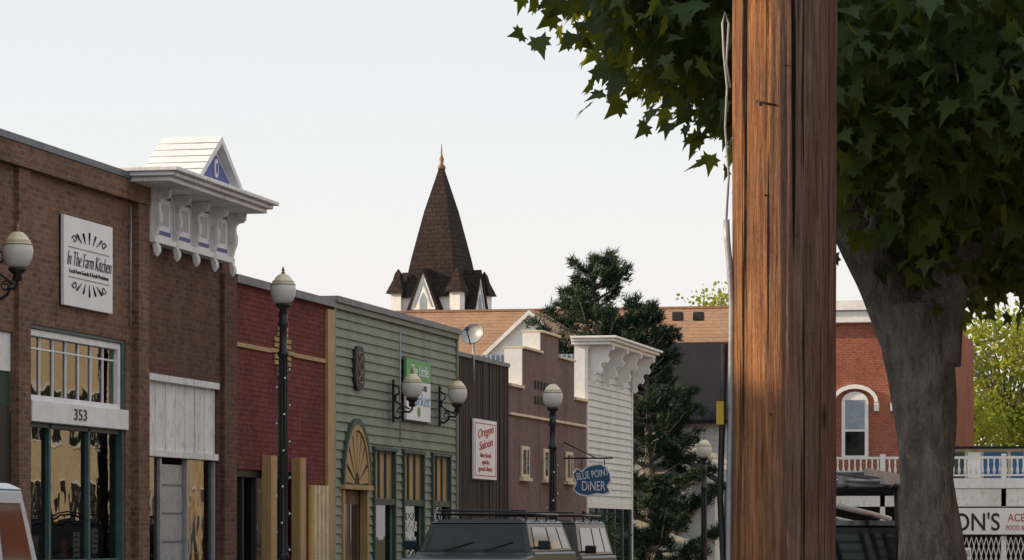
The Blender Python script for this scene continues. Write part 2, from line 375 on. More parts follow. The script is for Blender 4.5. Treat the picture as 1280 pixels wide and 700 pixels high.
Bd.p('display_glass','glassd').poly([(x,opB[0]+.08,.9),(x,F(207),.9),(x,F(207),2.59),(x,opB[0]+.08,2.59)])
Bd.p('display_glass','glassd').poly([(x,F(240),.9),(x,opB[1]-.08,.9),(x,opB[1]-.08,2.59),(x,F(240),2.59)])
Bd.p('bulkhead','wwhite').box(x-.04,x+.03,opB[0],opB[1],-1,.88)
Bd.p('screen_door','grey').box(x-.03,x-.01,F(208)+.04,F(239)-.04,0,2.5)
for i in range(5): Bd.p('screen_door_rails','cap').box(x-.009,x-.003,F(208)+.05,F(239)-.05,.5+i*.42,.53+i*.42)
for i in range(9): Bd.p('curtain','white').tube([(x-.25,F(243)+i*.11,.6),(x-.25,F(243)+i*.11,2.5)],.055,6)
yc0=onD(180,44.75)[1]; _,yc1=onD(300,49.7)
yb0=yB0+.02; yb1=yc1-.12
cw='wwhite'
Bd.p('cornice_box','white').box(FX-.018,FX+.12,yb0,yb1,5.74,6.42)
Bd.p('cornice_box','white').box(FX-.017,FX+.18,yb0-.03,yb1+.03,5.66,5.738)
cor=Bd.p('cornice',cw,.01)
cor.box(FX-.6,FX+.70,yc0+.15,yc1-.1,6.425,6.49); cor.box(FX-.6,FX+.78,yc0+.06,yc1-.03,6.493,6.55); cor.box(FX-.6,FX+.86,yc0,yc1+.03,6.553,6.61)
prof=[(0,0),(0,-.80),(.04,-.92),(.11,-.95),(.17,-.90),(.18,-.82),(.13,-.75),(.12,-.66),(.17,-.55),(.24,-.46),(.25,-.36),(.20,-.28),(.20,-.2),(.28,-.15),(.42,-.14),(.50,-.10),(.52,0)]
def bracket(p,X,y,zt,th=.1,sx=1.0,sz=1.0):
    p.prism([(X+q[0]*sx,zt+q[1]*sz) for q in prof],'y',y-th/2,y+th/2)
    p.prism([(X+(.12+.075*math.cos(t))*sx,zt+(-.85+.075*math.sin(t))*sz) for t in np.linspace(0,5.8,10)],'y',y-th/2-.02,y+th/2+.02)
    p.prism([(X+(.18+.06*math.cos(t))*sx,zt+(-.40+.08*math.sin(t))*sz) for t in np.linspace(0,5.8,10)],'y',y-th/2-.015,y+th/2+.015)
nb=5
ysb=[yb0+.07+(yb1-yb0-.14)*i/(nb-1) for i in range(nb)]
for y in ysb: bracket(Bd.p('brackets',cw,.006),FX+.121,y,6.424,.09,.52,1.02)
for a,b in zip(ysb[:-1],ysb[1:]):
    Bd.p('panel_trim','blue').box(FX+.122,FX+.135,a+.16,b-.16,5.80,6.36)
    Bd.p('panel_inset','white').box(FX+.136,FX+.145,a+.21,b-.21,5.85,6.31)
    Bd.p('panel_inset','grey').box(FX+.146,FX+.151,a+.30,b-.30,5.93,6.24)
ym=onD(275,46.9)[1]; hw=1.05; zb=6.612; zt=7.30; xf=FX+.80
Bd.p('pediment_body','white').prism([(ym-hw+.12,zb),(ym+hw-.12,zb),(ym,zt-.13)],'x',FX-.1,xf-.12)
for sg in (-1,1):
    Bd.p('pediment_roof','white').prism([(ym+sg*(hw+.04),zb),(ym+sg*(hw-.12),zb),(ym,zt-.11),(ym,zt)],'x',FX-.12,xf)
for i in range(1,6):
    f=i/6; Bd.p('pediment_shingle_lines','grey').tube([(FX-.12,ym-(hw+.04)*(1-f)-.004,zb+(zt-zb)*f+.003),(xf,ym-(hw+.04)*(1-f)-.004,zb+(zt-zb)*f+.003)],.006,4)
Bd.p('pediment_panel','blue').prism([(ym-hw+.36,zb+.07),(ym+hw-.36,zb+.07),(ym,zt-.25)],'x',xf-.119,xf-.10)
Bd.p('pediment_oval','white').prism([(ym+.09*math.cos(t),zb+.22+.14*math.sin(t)) for t in np.linspace(0,5.9,14)],'x',xf-.099,xf-.08)
Bd.p('pediment_oval','blue').prism([(ym+.04*math.cos(t),zb+.22+.08*math.sin(t)) for t in np.linspace(0,5.9,14)],'x',xf-.079,xf-.07)
Bd.done()

# ================================================================== C  maroon building
C=Obj('maroon_storefront_building'); yC0=yB1+.004; yC1=F(416); topC=5.42
opC=(F(297),F(383),-1,2.5)
wall(C.p('block_wall','maroon'),FX-.3,FX-.03,yC0,yC1,-1,topC,[opC])
shell(C,'maroon',yC0,yC1,topC)
C.p('parapet_cap','cap').box(FX-.4,FX+.06,yC0,yC1,topC,topC+.13)
x=FX-.028
ydm=F(354); yd0,yd1=F(340),F(368); zc=ZF(354,440)
tn=C.p('trim_band','tan',.004)
tn.box(x,x+.03,yC0,yd0,zc-.05,zc+.02); tn.box(x,x+.03,yd1,F(408),zc-.05,zc+.02); tn.box(x,x+.06,F(408),yC1,-1,topC-.05)
hy=(yd1-yd0)/2; hz=.52
for i in range(-3,4):
    for j in range(-5,6):
        if abs(i)/3.5+abs(j)/5.5<=1.02 and abs(i)/3.5+abs(j)/5.5>.45:
            C.p('diamond_tiles','tan',.004).box(x,x+.035,ydm+i*hy/3.6-.1,ydm+i*hy/3.6+.1,zc+j*hz/5.5-.035,zc+j*hz/5.5+.035)
for px in (333,369.5): C.p('posts','tan',.006).box(x,x+.16,F(px)-.17,F(px)+.17,-1,2.74)
C.p('golden_light_panel','gold').box(x-.05,x+.05,F(388),F(408)-.01,-1,2.3)  # patch of golden light painted as a panel
for i in range(4):
    y=F(388)+(F(408)-F(388))*(i+.5)/4; C.p('golden_light_battens','cream',.004).box(x+.051,x+.09,y-.05,y+.05,-1,2.3)  # battens belong to the same painted golden light
C.p('header','dark').box(x-.2,x-.05,opC[0],opC[1],2.38,2.499)
for px in (297.5,312,328,350,382): C.p('frames','dark').box(x-.2,x-.08,F(px)-.04,F(px)+.04,-.9,2.38)
C.p('glass','glassd').poly([(x-.15,opC[0],.6),(x-.15,opC[1],.6),(x-.15,opC[1],2.38),(x-.15,opC[0],2.38)])
C.p('bulkhead','dgreen').box(x-.2,x-.06,opC[0],opC[1],-1,.59)
C.done()

# ================================================================== D  green siding
D=Obj('green_siding_building'); yD0=yC1+.004; yD1=F(571.5); topD=5.52
fy0,fy1=F(427),F(461); fm=(fy0+fy1)/2; fhw=(fy1-fy0)/2
wins=[(F(466),F(493)),(F(503),F(529)),(F(539),F(562))]
opsD=[(fy0+.05,fy1-.05,-2,2.30)]+[(a+.06,b-.06,.9,2.95) for a,b in wins]
wall(D.p('wall','green'),FX-.3,FX-.03,yD0,yD1,-2,topD,opsD)
lap(D.p('lap_siding','green'),FX-.029,yD0+.1,yD1-.1,-1.5,topD-.1,.165,[(fy0,fy1,-2,2.3)]+[(a,b,.8,3.05) for a,b in wins],.035)
D.p('corner_boards','green').box(FX-.028,FX+.03,yD0,yD0+.1,-2,topD-.1); D.p('corner_boards','green').box(FX-.028,FX+.03,yD1-.1,yD1,-2,topD-.1)
D.p('parapet_cap','cap').box(FX-.4,FX+.10,yD0,yD1,topD,topD+.11); D.p('fascia','green').box(FX-.029,FX+.05,yD0,yD1,topD-.1,topD-.002)
D.p('conduit','grey').tube([(FX+.05,F(497),3.2),(FX+.05,F(497),5.3)],.015,6)
shell(D,'green',yD0,yD1,topD)
arc=lambda r,n=17:[(fm+r*fhw*math.cos(t),2.34+r*1.15*math.sin(t)) for t in np.linspace(0,math.pi,n)]
def ring(p,X0,X1,ro,ri,n=18):
    o_,i_=arc(ro,n),arc(ri,n)
    for k in range(n-1): p.prism([o_[k],o_[k+1],i_[k+1],i_[k]],'x',X0,X1)
D.p('fan_back','dark').prism(arc(.9),'x',FX-.02,FX+.012)
ring(D.p('fan_frame','dgreen'),FX+.0,FX+.06,1.04,.95); ring(D.p('fan_frame','tan'),FX+.0,FX+.05,.949,.86)
for k in range(8):
    t0=math.pi*(k+.14)/8; t1=math.pi*(k+.86)/8
    D.p('fan_blades','tan').prism([(fm+r*fhw*math.cos(t),2.34+r*1.15*math.sin(t)) for r,t in ((.84,t0),(.84,t1),(.2,(t0+t1)/2+.12),(.2,(t0+t1)/2-.12))],'x',FX+.013,FX+.03)
D.p('fan_sill','tan').box(FX-.02,FX+.08,fy0-.05,fy1+.05,2.26,2.34)
D.p('door_frame','tan').box(FX-.12,FX+.02,fy0+.05,fy0+.17,-2,2.258); D.p('door_frame','tan').box(FX-.12,FX+.02,fy1-.17,fy1-.05,-2,2.258)
D.p('door','wood').box(FX-.2,FX-.14,fy0+.18,fm-.02,-2,2.25); D.p('door','wood').box(FX-.2,FX-.14,fm+.02,fy1-.18,-2,2.25)
for a,b in ((fy0+.3,fm-.12),(fm+.12,fy1-.3)): D.p('door_glass','carglass').poly([(FX-.13,a,.6),(FX-.13,b,.6),(FX-.13,b,2.0),(FX-.13,a,2.0)])
for wi,(a,b) in enumerate(wins):
    g=D.p('window_trim','dgreen',.005)
    g.box(FX-.03,FX+.045,a,a+.07,.85,3.0); g.box(FX-.03,FX+.045,b-.07,b,.85,3.0); g.box(FX-.03,FX+.06,a-.03,b+.03,3.0,3.07); g.box(FX-.03,FX+.06,a-.03,b+.03,.78,.85)
    g.box(FX-.05,FX+.03,a+.07,b-.07,2.0,2.12)
    D.p('upper_panels','tan').box(FX-.08,FX-.05,a+.07,b-.07,2.12,2.999)
    for k in (1,2): D.p('window_trim','dgreen').box(FX-.049,FX-.01,a+.07+(b-a-.14)*k/3-.03,a+.07+(b-a-.14)*k/3+.03,2.121,2.998)
    D.p('lower_glass','glassd').poly([(FX-.06,a+.07,.85),(FX-.06,b-.07,.85),(FX-.06,b-.07,2.0),(FX-.06,a+.07,2.0)])
    if wi: 
        text(D,'window_lettering','Ales' if wi==2 else 'Pub &\nGrill',(FX-.05,(a+b)/2,1.45),(b-a)*.6,.5,'signwhite',shear=.3,offset=-.015)
        for s_ in (0,1): D.p('window_scrolls','signwhite').tube([(FX-.05,(a+b)/2+.3*math.cos(t),(1.80 if s_ else 1.08)+.07*math.sin(2*t)) for t in np.linspace(0,6.28,20)],.009,4)
D.done()
P=Obj('oval_plaque'); yy=F(446.5)
P.p('frame','dark',.01).prism([(yy+.32*math.copysign(abs(math.cos(t))**.6,math.cos(t)),ZF(446,460)+.40*math.copysign(abs(math.sin(t))**.6,math.sin(t))) for t in np.linspace(0,6.1,24)],'x',FX+.005,FX+.06)
P.p('relief','brass').tube([(FX+.065,yy+.14*math.cos(3*t),ZF(446,460)+.27*math.sin(t)) for t in np.linspace(0,6.28,40)],.014,5)
P.done()
S=Obj('market_sign'); a,b=F(502),F(532); zt=ZF(502,447); zb=ZF(502,524)
S.p('green_header','signgreen').box(FX+.05,FX+.10,a,b,zt-.42,zt); S.p('panel','signwhite').box(FX+.05,FX+.10,a,b,zb,zt-.423)
S.p('frame','dark').box(FX+.035,FX+.049,a-.03,b+.03,zb-.03,zt+.03)
text(S,'lettering','Market',(FX+.106,(a+b)/2,zb+.40),1.7,.24,'signlb',shear=.3); text(S,'lettering_small','FARMHOUSE',(FX+.106,(a+b)/2,zb+.63),1.3,.1,'ink')
text(S,'header_lettering','The Little',(FX+.106,(a+b)/2,zt-.22),1.4,.2,'signwhite',shear=.3)
S.p('leaf_emblem','signgreen').prism([((a+b)/2+.12*math.cos(t),zb+.17+.1*math.sin(t)) for t in np.linspace(0,5.8,10)],'x',FX+.101,FX+.108)
S.done()

# ================================================================== E  dark board building
E=Obj('weathered_board_building'); yE0=yD1+.004; yE1=F(636); topE=5.10
E.p('wall','brown').box(FX-.3,FX-.06,yE0,yE1,-2,topE)
y=yE0+.01; 
while y<yE1-.1:
    w=random.uniform(.13,.2); pr=random.uniform(0,.03); E.p('vertical_boards','brown').box(FX-.059,FX-.02+pr,y,min(y+w-.015,yE1),-2,topE-random.uniform(.0,.02)); y+=w
E.p('parapet_cap','cap').box(FX-.35,FX+.03,yE0,yE1,topE,topE+.09)
shell(E,'brown',yE0,yE1,topE); 
E.p('door','dark').box(FX+.012,FX+.03,F(585),F(605),-2,1.8)
E.done()
S=Obj('saloon_sign'); a,b=F(589),F(617.5); zt=ZF(589,523); zb=ZF(589,598)
S.p('panel','signwhite').box(FX+.02,FX+.06,a,b,zb,zt); S.p('frame','dark').box(FX+.012,FX+.018,a-.04,b+.04,zb-.03,zt+.03)
text(S,'lettering','Oregon\nSaloon',(FX+.066,(a+b)/2,zt-.38),1.5,.45,'red',shear=.25,tilt=.1); text(S,'lettering_lower','fine food\nspirits\ngood cheer',(FX+.066,(a+b)/2,zb+.36),1.35,.42,'red')
S.p('border','red').box(FX+.061,FX+.064,a+.08,b-.08,zt-.09,zt-.07); S.p('border','red').box(FX+.061,FX+.064,a+.08,b-.08,zb+.06,zb+.08)
S.p('border','red').box(FX+.061,FX+.064,a+.08,a+.13,zb+.081,zt-.091); S.p('border','red').box(FX+.061,FX+.064,b-.13,b-.08,zb+.081,zt-.091)
S.done()
# satellite dish
dx,dy=onD(592,66.5); dz=Z(418,66.5)
S=Obj('satellite_dish',(dx,dy,0))
S.p('mast','grey').tube([(0,0,4.6),(0,0,dz-.1)],.025,8); S.p('mast','grey').tube([(0,0,dz-.3),(-.3,.3,4.6)],.015,6)
nrm=Vector((-.25,-1,.45)).normalized(); u=Vector((1,-.25,0)).normalized(); w=nrm.cross(u); cc=Vector((0,-.1,dz))
vs=[cc-nrm*.09]; fs=[]
for i in range(1,6):
    for k in range(24):
        a=2*math.pi*k/24; r=.26*i/5; vs.append(cc+(u*math.cos(a)*1.0+w*math.sin(a)*.88)*r+nrm*(-.09+.10*(i/5)**2))
for k in range(24): fs.append((0,1+k,1+(k+1)%24))
for i in range(4):
    for k in range(24): fs.append((1+i*24+k,1+(i+1)*24+k,1+(i+1)*24+(k+1)%24,1+i*24+(k+1)%24))
S.p('dish','grey').add(vs,fs,True)
S.p('rim','cap').tube([vs[1+4*24+(k%24)] for k in range(25)],.008,5)
S.p('feed_arm','dark').tube([cc-w*.24,cc+nrm*.30-w*.02],.014,6); S.p('feed_arm','dark').tube([cc+w*.2+u*.05,cc+nrm*.30-w*.02],.006,5); S.p('feed_arm','dark').ico(cc+nrm*.28-w*.02,.045)
S.done()

# ================================================================== F  mauve stepped parapet
Fb=Obj('stepped_parapet_building'); yF0=yE1+.004; yF1=F(733); t=.42
Fb.p('stucco_wall','mauve').box(FX-t,FX,yF0,yF1,-2.5,4.7)
steps=[(F(653.5),F(676),5.60),(F(676),F(698),6.08),(F(698),F(717),5.60)]
for a,b,zz in steps:
    Fb.p('stucco_wall','mauve').box(FX-t+.02,FX,a,b,4.7,zz); Fb.p('parapet_caps','cream',.01).box(FX-t-.03,FX+.06,a-.03 if zz<6 else a-.04,b+.04,zz+.002*(zz<6),zz+.06)
Fb.p('step_ends','white').box(FX-t,FX-.01,steps[0][0]-.035,steps[0][0]-.002,4.7,5.6); Fb.p('step_ends','white').box(FX-t,FX-.01,steps[1][0]-.037,steps[1][0]-.002,5.675,6.08)
Fb.p('parapet_caps','cream',.01).box(FX-t-.03,FX+.06,yF0,steps[0][0]-.04,4.7,4.77); Fb.p('parapet_caps','cream',.01).box(FX-t-.03,FX+.06,steps[2][1]+.045,yF1,4.7,4.77)
Fb.p('band','cream',.01).box(FX,FX+.06,yF0,yF1-.2,4.07,4.13)
for zc in (4.55,4.9):
    for k in range(6): Fb.p('brick_grille','dark').box(FX+.001,FX+.03,F(668)+k*.35,F(668)+k*.35+.2,zc-.12,zc+.05)
for px in (655,682.5,710):
    y=F(px); Fb.p('window_surround','cream',.01).box(FX+.001,FX+.05,y-.42,y+.42,2.72,3.42); Fb.p('window_glass','carglass').box(FX+.051,FX+.055,y-.3,y+.3,2.8,3.34)
    Fb.p('window_sill','cream').box(FX+.001,FX+.10,y-.5,y+.5,2.64,2.715); Fb.p('window_bar','cream').box(FX+.056,FX+.07,y-.03,y+.03,2.8,3.34)
Fb.p('shop_window','carglass').box(FX+.021,FX+.03,F(650),F(680),-.4,1.5); Fb.p('shop_frame','dark').box(FX+.0005,FX+.02,F(648),F(682),-.5,1.6); Fb.p('door','dark').box(FX+.001,FX+.05,F(700),F(712),-2,1.4)
shell(Fb,'mauve',yF0,yF1,4.68,front=.43)
Fb.done()

# ================================================================== G  white siding with bracket cornice
G=Obj('white_siding_building'); yG0=yF1+.004; yG1=F(790); topG=6.12
G.p('wall','siding').box(FX-.3,FX-.03,yG0,yG1,-3,topG)
lap(G.p('lap_siding','siding'),FX-.029,yG0+.12,yG1-.12,2.25,topG-.12,.17,(),.04)
G.p('corner_boards','white').box(FX-.029,FX+.03,yG0,yG0+.12,-3,topG-.12); G.p('corner_boards','white').box(FX-.029,FX+.03,yG1-.12,yG1,-3,topG-.12)
G.p('frieze','white').box(FX-.029,FX+.05,yG0,yG1,topG-.118,topG)
G.p('side_corrugated','corr').box(FX-9,FX-.302,yG0,yG0+.2,-3,5.9)
for i in range(60): G.p('side_corrugated','corr').tube([(FX-.36-i*.12,yG0-.0,4.7),(FX-.36-i*.12,yG0-.0,5.9)],.03,6)
G.p('end_panel','white').box(FX-.301,FX-.031,yG0-.02,yG0-.001,4.78,topG)
G.p('side_far','siding').box(FX-9,FX-.302,yG1-.2,yG1,-3,5.0); G.p('back_wall','siding').box(FX-9.2,FX-9.002,yG0,yG1,-3,5.0); G.p('roof','slate').box(FX-9.1,FX-.31,yG0+.21,yG1-.21,5.0,5.1)
cor=G.p('cornice','white',.01)
cor.box(FX-.35,FX+.62,yG0-.15,yG1+.12,topG+.002,topG+.08); cor.box(FX-.35,FX+.72,yG0-.22,yG1+.18,topG+.083,topG+.15); cor.box(FX-.35,FX+.80,yG0-.28,yG1+.24,topG+.153,topG+.21)
bp=[(0,0),(0,-.85),(.07,-.95),(.14,-.88),(.12,-.74),(.2,-.66),(.28,-.7),(.32,-.6),(.27,-.5),(.33,-.42),(.45,-.44),(.5,-.34),(.44,-.26),(.50,-.14),(.6,-.12),(.6,0)]
for i in range(4):
    y=yG0+.25+(yG1-yG0-.45)*i/3; G.p('brackets','white',.01).prism([(FX+.05+q[0],topG+q[1]) for q in bp],'y',y-.05,y+.05)
G.p('storefront_frame','white').box(FX-.028,FX+.02,yG0+.13,yG1-.13,2.10,2.25)
for i in range(6):
    y=yG0+.3+(yG1-yG0-.6)*i/5; G.p('storefront_frame','teal').box(FX-.028,FX+.03,y-.07,y+.07,-3,2.1)
G.p('storefront_glass','carglass').box(FX-.027,FX-.01,yG0+.13,yG1-.13,-.9,2.1)
G.done()
sx,sy=onD(740,76); 
S=Obj('diner_sign',(sx,sy,0)); k=76/FPX
out=[(715,592),(720,585),(727,589),(733,583),(742,580),(752,579),(760,584),(764,592),(765,601),(760,608),(764,616),(756,619),(745,618),(736,621),(724,619),(716,613),(720,604)]
pts=[((q[0]-740)*k,EYE+(HOR-q[1])*k) for q in out]
cx=sum(q[0] for q in pts)/len(pts); cz=sum(q[1] for q in pts)/len(pts)
S.p('border','signwhite').prism(pts,'y',-.03,.03); S.p('panel','signblue').prism([(cx+(q[0]-cx)*.93,cz+(q[1]-cz)*.9) for q in pts],'y',-.036,.036)
text(S,'lettering_top','BLUE POINT',(cx,-.042,cz+.13),.78,.17,'signwhite','y',tilt=.15); text(S,'lettering_bottom','DiNER',(cx+.02,-.042,cz-.15),.56,.22,'signwhite','y')
zz=max(q[1] for q in pts)
S.p('bracket_arm','black').tube([(FX-sx+.01,0,zz+.12),(.5,0,zz+.12)],.02,6); S.p('bracket_arm','black').tube([(FX-sx+.01,0,zz+.5),(.1,0,zz+.12)],.015,6)
for q in (-.25,.3): S.p('hangers','black').tube([(q,0,zz+.12),(q,0,zz-.1)],.012,5)
S.done()

# ================================================================== lamps
def globe(o,x,y,z):
    o.p('collar','black').lathe([(.05,-.16),(.07,-.14),(.05,-.08),(.11,-.03),(.12,.0),(.10,.01)],(x,y,z),16)
    o.p('globe','globe').lathe([(.09,.0),(.15,.05),(.185,.13),(.195,.22),(.185,.29),(.16,.335),(.168,.345),(.145,.36),(.12,.40),(.075,.445),(.03,.46)],(x,y,z),24)
    o.p('globe_band','brass').lathe([(.186,.285),(.192,.29),(.186,.30)],(x,y,z),24)
    o.p('finial','brass').lathe([(.03,.458),(.035,.475),(.015,.49),(.025,.51),(.02,.53),(.004,.57)],(x,y,z),10)
def street_lamp(px,d,pytop,lights=False):
    X,Y=onD(px,d); zt=Z(pytop,d); base=gz(Y)+.13; H=zt-base
    o=Obj('street_lamp',(X,Y,base)); g=H-.57
    o.p('post','black').lathe([(.22,0),(.22,.12),(.18,.16),(.15,.5),(.17,.56),(.11,.66),(.085,.95),(.1,1.0),(.075,1.05),(.065,g-.8),(.085,g-.78),(.085,g-.72),(.06,g-.7),(.058,g-.35),(.09,g-.30),(.06,g-.24),(.075,g-.15)],n=16)
    for kx in range(8):
        a=kx*math.pi/4; o.p('flutes','black').tube([(.068*math.cos(a),.068*math.sin(a),1.06),(.06*math.cos(a),.06*math.sin(a),g-.82)],.012,5)
    globe(o,0,0,g)
    if lights:
        pts=[(.085*math.cos(t),.085*math.sin(t),1.1+t*.085) for t in np.arange(0,(g-2)/.085,.4)]
        o.p('light_string','dgreen').tube(pts,.005,4)
        for q in pts[::4]: o.p('string_bulbs','signwhite').ico((q[0]*1.15,q[1]*1.15,q[2]),.016)
    o.done()
street_lamp(354,48.2,333,True); street_lamp(691,61.5,473,True); street_lamp(880,80,544)
def wall_lamp(px,pybot,pxw,proj):
    Y=F(pxw); zg=Z(pybot,dep(pxw)); o=Obj('wall_lamp',(FX,Y,zg))
    o.p('wall_plate','black').box(.04,.09,-.05,.05,-.45,.35)
    o.p('scroll_arm','black').tube([(.07,0,-.35),(.14,0,-.38),(.22,0,-.33),(.26,0,-.25),(proj-.05,0,-.26),(proj,0,-.2),(proj,0,-.12)],.022,7)
    o.p('scroll_arm','black').tube([(.07,0,.25),(.16,0,.2),(.17,0,.1),(.10,0,.06),(.10,0,-.05),(.2,0,-.12),(proj-.05,0,-.2)],.016,6)
    o.p('scroll_arm','black').tube([(.2+.07*math.cos(t)*(1-t/14),0,-.22+.07*math.sin(t)*(1-t/14)) for t in np.linspace(0,9,22)],.012,5)
    globe(o,proj,0,0); o.done()
wall_lamp(513,498,488,.42); wall_lamp(570,505,546,.42); wall_lamp(22,336,-12,.36)

# ================================================================== church
cX,cY=onD(552,115); s=115/FPX
def zc(py): return EYE+(HOR-py)*s
Ch=Obj('church_steeple',(cX,cY,0),math.radians(-12)); h=1.16
Ch.p('tower','white').box(-h,h,-h,h,-2,zc(372))
def pyr(p,cx,cy,prof):
    vs=[];fs=[]
    for r,z in prof:
        for a,b in ((-1,-1),(1,-1),(1,1),(-1,1)): vs.append((cx+a*r,cy+b*r,z))
    for i in range(len(prof)-1):
        for k_ in range(4): fs.append((i*4+k_,i*4+(k_+1)%4,(i+1)*4+(k_+1)%4,(i+1)*4+k_))
    fs.append((3,2,1,0)); p.add(vs,fs)
pyr(Ch.p('spire','spire'),0,0,[(1.15,zc(368)),(.95,zc(352)),(.82,zc(325)),(.47,zc(265)),(.07,zc(210))])
Ch.p('finial','brass').lathe([(.14,zc(212)),(.15,zc(208)),(.06,zc(205)),(.09,zc(199)),(.035,zc(194)),(.01,zc(180))],n=10)
pyr(Ch.p('skirt_roof','spire'),0,0,[(1.33,zc(374)),(1.28,zc(371)),(1.08,zc(360))])
for a in (-1,1):
    for b in (-1,1):
        Ch.p('corner_turrets','white').box(a*h-.20,a*h+.20,b*h-.20,b*h+.20,zc(420),zc(365))
        pyr(Ch.p('turret_roofs','spire'),a*h,b*h,[(.34,zc(369)),(.29,zc(364)),(.15,zc(352)),(.10,zc(344)),(.01,zc(338))])
for ang in (0,90,180,270):
    R=Matrix.Rotation(math.radians(ang),4,'Z')
    def tr(pts): return [tuple(R@Vector(q)) for q in pts]
    b0,b1=-1.58,-.9; w=.58; zt_,zb_=zc(339),zc(390)
    pp=Ch.p('dormer_gables','white'); pp.add(tr([(-w,b0+.06,zb_),(w,b0+.06,zb_),(0,b0+.06,zt_-.1),(-w,b1,zb_),(w,b1,zb_),(0,b1,zt_-.1)]),[(0,1,2),(3,5,4),(0,3,4,1)])
    for sg in (-1,1):
        Ch.p('dormer_roofs','spire').add(tr([(sg*(w+.1),b0,zb_-.12),(0,b0,zt_),(0,b0,zt_-.12),(sg*(w-.02),b0,zb_-.12),(sg*(w+.1),b1+.5,zb_-.12),(0,b1+.5,zt_),(0,b1+.5,zt_-.12),(sg*(w-.02),b1+.5,zb_-.12)]),[(0,1,2,3),(4,7,6,5),(0,4,5,1),(3,2,6,7),(1,5,6,2)])
        Ch.p('louvre_trim','corr').add(tr([(sg*.38,b0+.045,zb_+.08),(sg*.32,b0+.045,zb_+.08),(0,b0+.045,zt_-.55),(0,b0+.045,zt_-.4)]),[(0,1,2,3)])
    Ch.p('gothic_louvre','corr').add(tr([(-.14,b0+.05,zb_),(.14,b0+.05,zb_),(.14,b0+.05,zb_+.35),(0,b0+.05,zb_+.6),(-.14,b0+.05,zb_+.35)]),[(0,1,2,3,4)])
Ch.done()
def gable_x(o,x0,x1,yr,yf,yb,zr,ze,zbase,roofm,wallm,over=.3):
    """gable roof with ridge parallel to X; yf front eave, yb back eave"""
    r=o.p('roof',roofm); t_=.12
    for ye in (yf,yb):
        r.add([(x0-over,ye,ze),(x1+over,ye,ze),(x1+over,yr,zr),(x0-over,yr,zr),(x0-over,ye,ze-t_),(x1+over,ye,ze-t_),(x1+over,yr,zr-t_),(x0-over,yr,zr-t_)],[(0,1,2,3),(7,6,5,4),(0,4,5,1),(0,3,7,4),(1,5,6,2)])
    s_=.35; o.p('walls',wallm).prism([(yf+s_,zbase),(yb-s_,zbase),(yb-s_,ze),(yr,zr-.2),(yf+s_,ze)],'x',x0,x1)
Hl=Obj('church_hall'); xl,_=onD(468,105); xr,_=onD(960,105); yr=103.5; zr=Z(386,105)
gable_x(Hl,xl,xr,yr,yr-6,yr+6,zr,zr-3.2,-3,'tanroof','siding')
Hl.p('ridge_cap','tanroof').box(xl-.3,xr+.3,yr-.1,yr+.1,zr-.02,zr+.05)
for i in range(1,26):
    f=i/26; y=yr-6*(1-f)+.0; z=zr-3.2*(1-f)
    Hl.p('shingle_courses','tanroof').add([(xl-.3,y,z+.001),(xr+.3,y,z+.001),(xr+.3,y,z+.012),(xl-.3,y,z+.012),(xr+.3,y+.2,z+.11),(xl-.3,y+.2,z+.11)],[(0,1,2,3),(3,2,4,5)])
for px in (847,873):
    vx,vy=onD(px,101.8); Hl.p('roof_vents','dark',.03).box(vx-.17,vx+.17,vy-.1,vy+.2,zr-.6,zr-.32)
wx,_=onD(663,97); yg=onD(663,97)[1]; zp=Z(388,97)
sl=(zp-Z(443,97))/((663-603)*97/FPX); hw_=2.6; ze=zp-hw_*sl
Hl.p('wing_wall','white').prism([(wx-hw_+.3,-3),(wx+hw_-.3,-3),(wx+hw_-.3,ze+.3*sl-.12),(wx,zp-.12),(wx-hw_+.3,ze+.3*sl-.12)],'y',yg,yg+4)
for sg in (-1,1):
    q=[(wx,zp),(wx+sg*hw_,ze),(wx+sg*hw_,ze-.14),(wx,zp-.14)]
    Hl.p('wing_rake','white').prism(q,'y',yg-.25,yg-.15); Hl.p('wing_roof','tanroof').prism([(a,b+.02) for a,b in q],'y',yg-.149,yr-1)
Hl.done()
Hs=Obj('white_house'); d=92; x0,_=onD(775,d); x1,_=onD(940,d); yr2=onD(850,d+3)[1]; 
gable_x(Hs,x0,x1,yr2,yr2-4.2,yr2+4.2,Z(428,d+3),Z(525,d-1),-3,'slate','siding',.25)
lapy=yr2-4.2+.35
z_=-2
while z_<Z(530,d): 
    Hs.p('lap_siding','siding').box(x0,x1,lapy-.03,lapy-.001,z_,z_+.13); z_+=.17
pxm,_=onD(838,d-2.5); zt_=Z(566,d-2.5); 
for sg in (-1,1):
    q=[(pxm,zt_),(pxm+sg*1.5,zt_-.95),(pxm+sg*1.5,zt_-1.1),(pxm,zt_-.14)]
    Hs.p('porch_rake','white').prism(q,'y',lapy-2.1,lapy-1.95); Hs.p('porch_roof','slate').prism([(a,b+.03) for a,b in q],'y',lapy-1.949,lapy-.04)
Hs.p('porch_wall','siding').prism([(pxm-1.3,-3),(pxm+1.3,-3),(pxm+1.3,zt_-1.0),(pxm,zt_-.15),(pxm-1.3,zt_-1.0)],'y',lapy-1.9,lapy-.05)
Hs.p('window','carglass').box(pxm-2.6,pxm-1.9,lapy-.06,lapy-.031,1.5,2.6)
Hs.done()

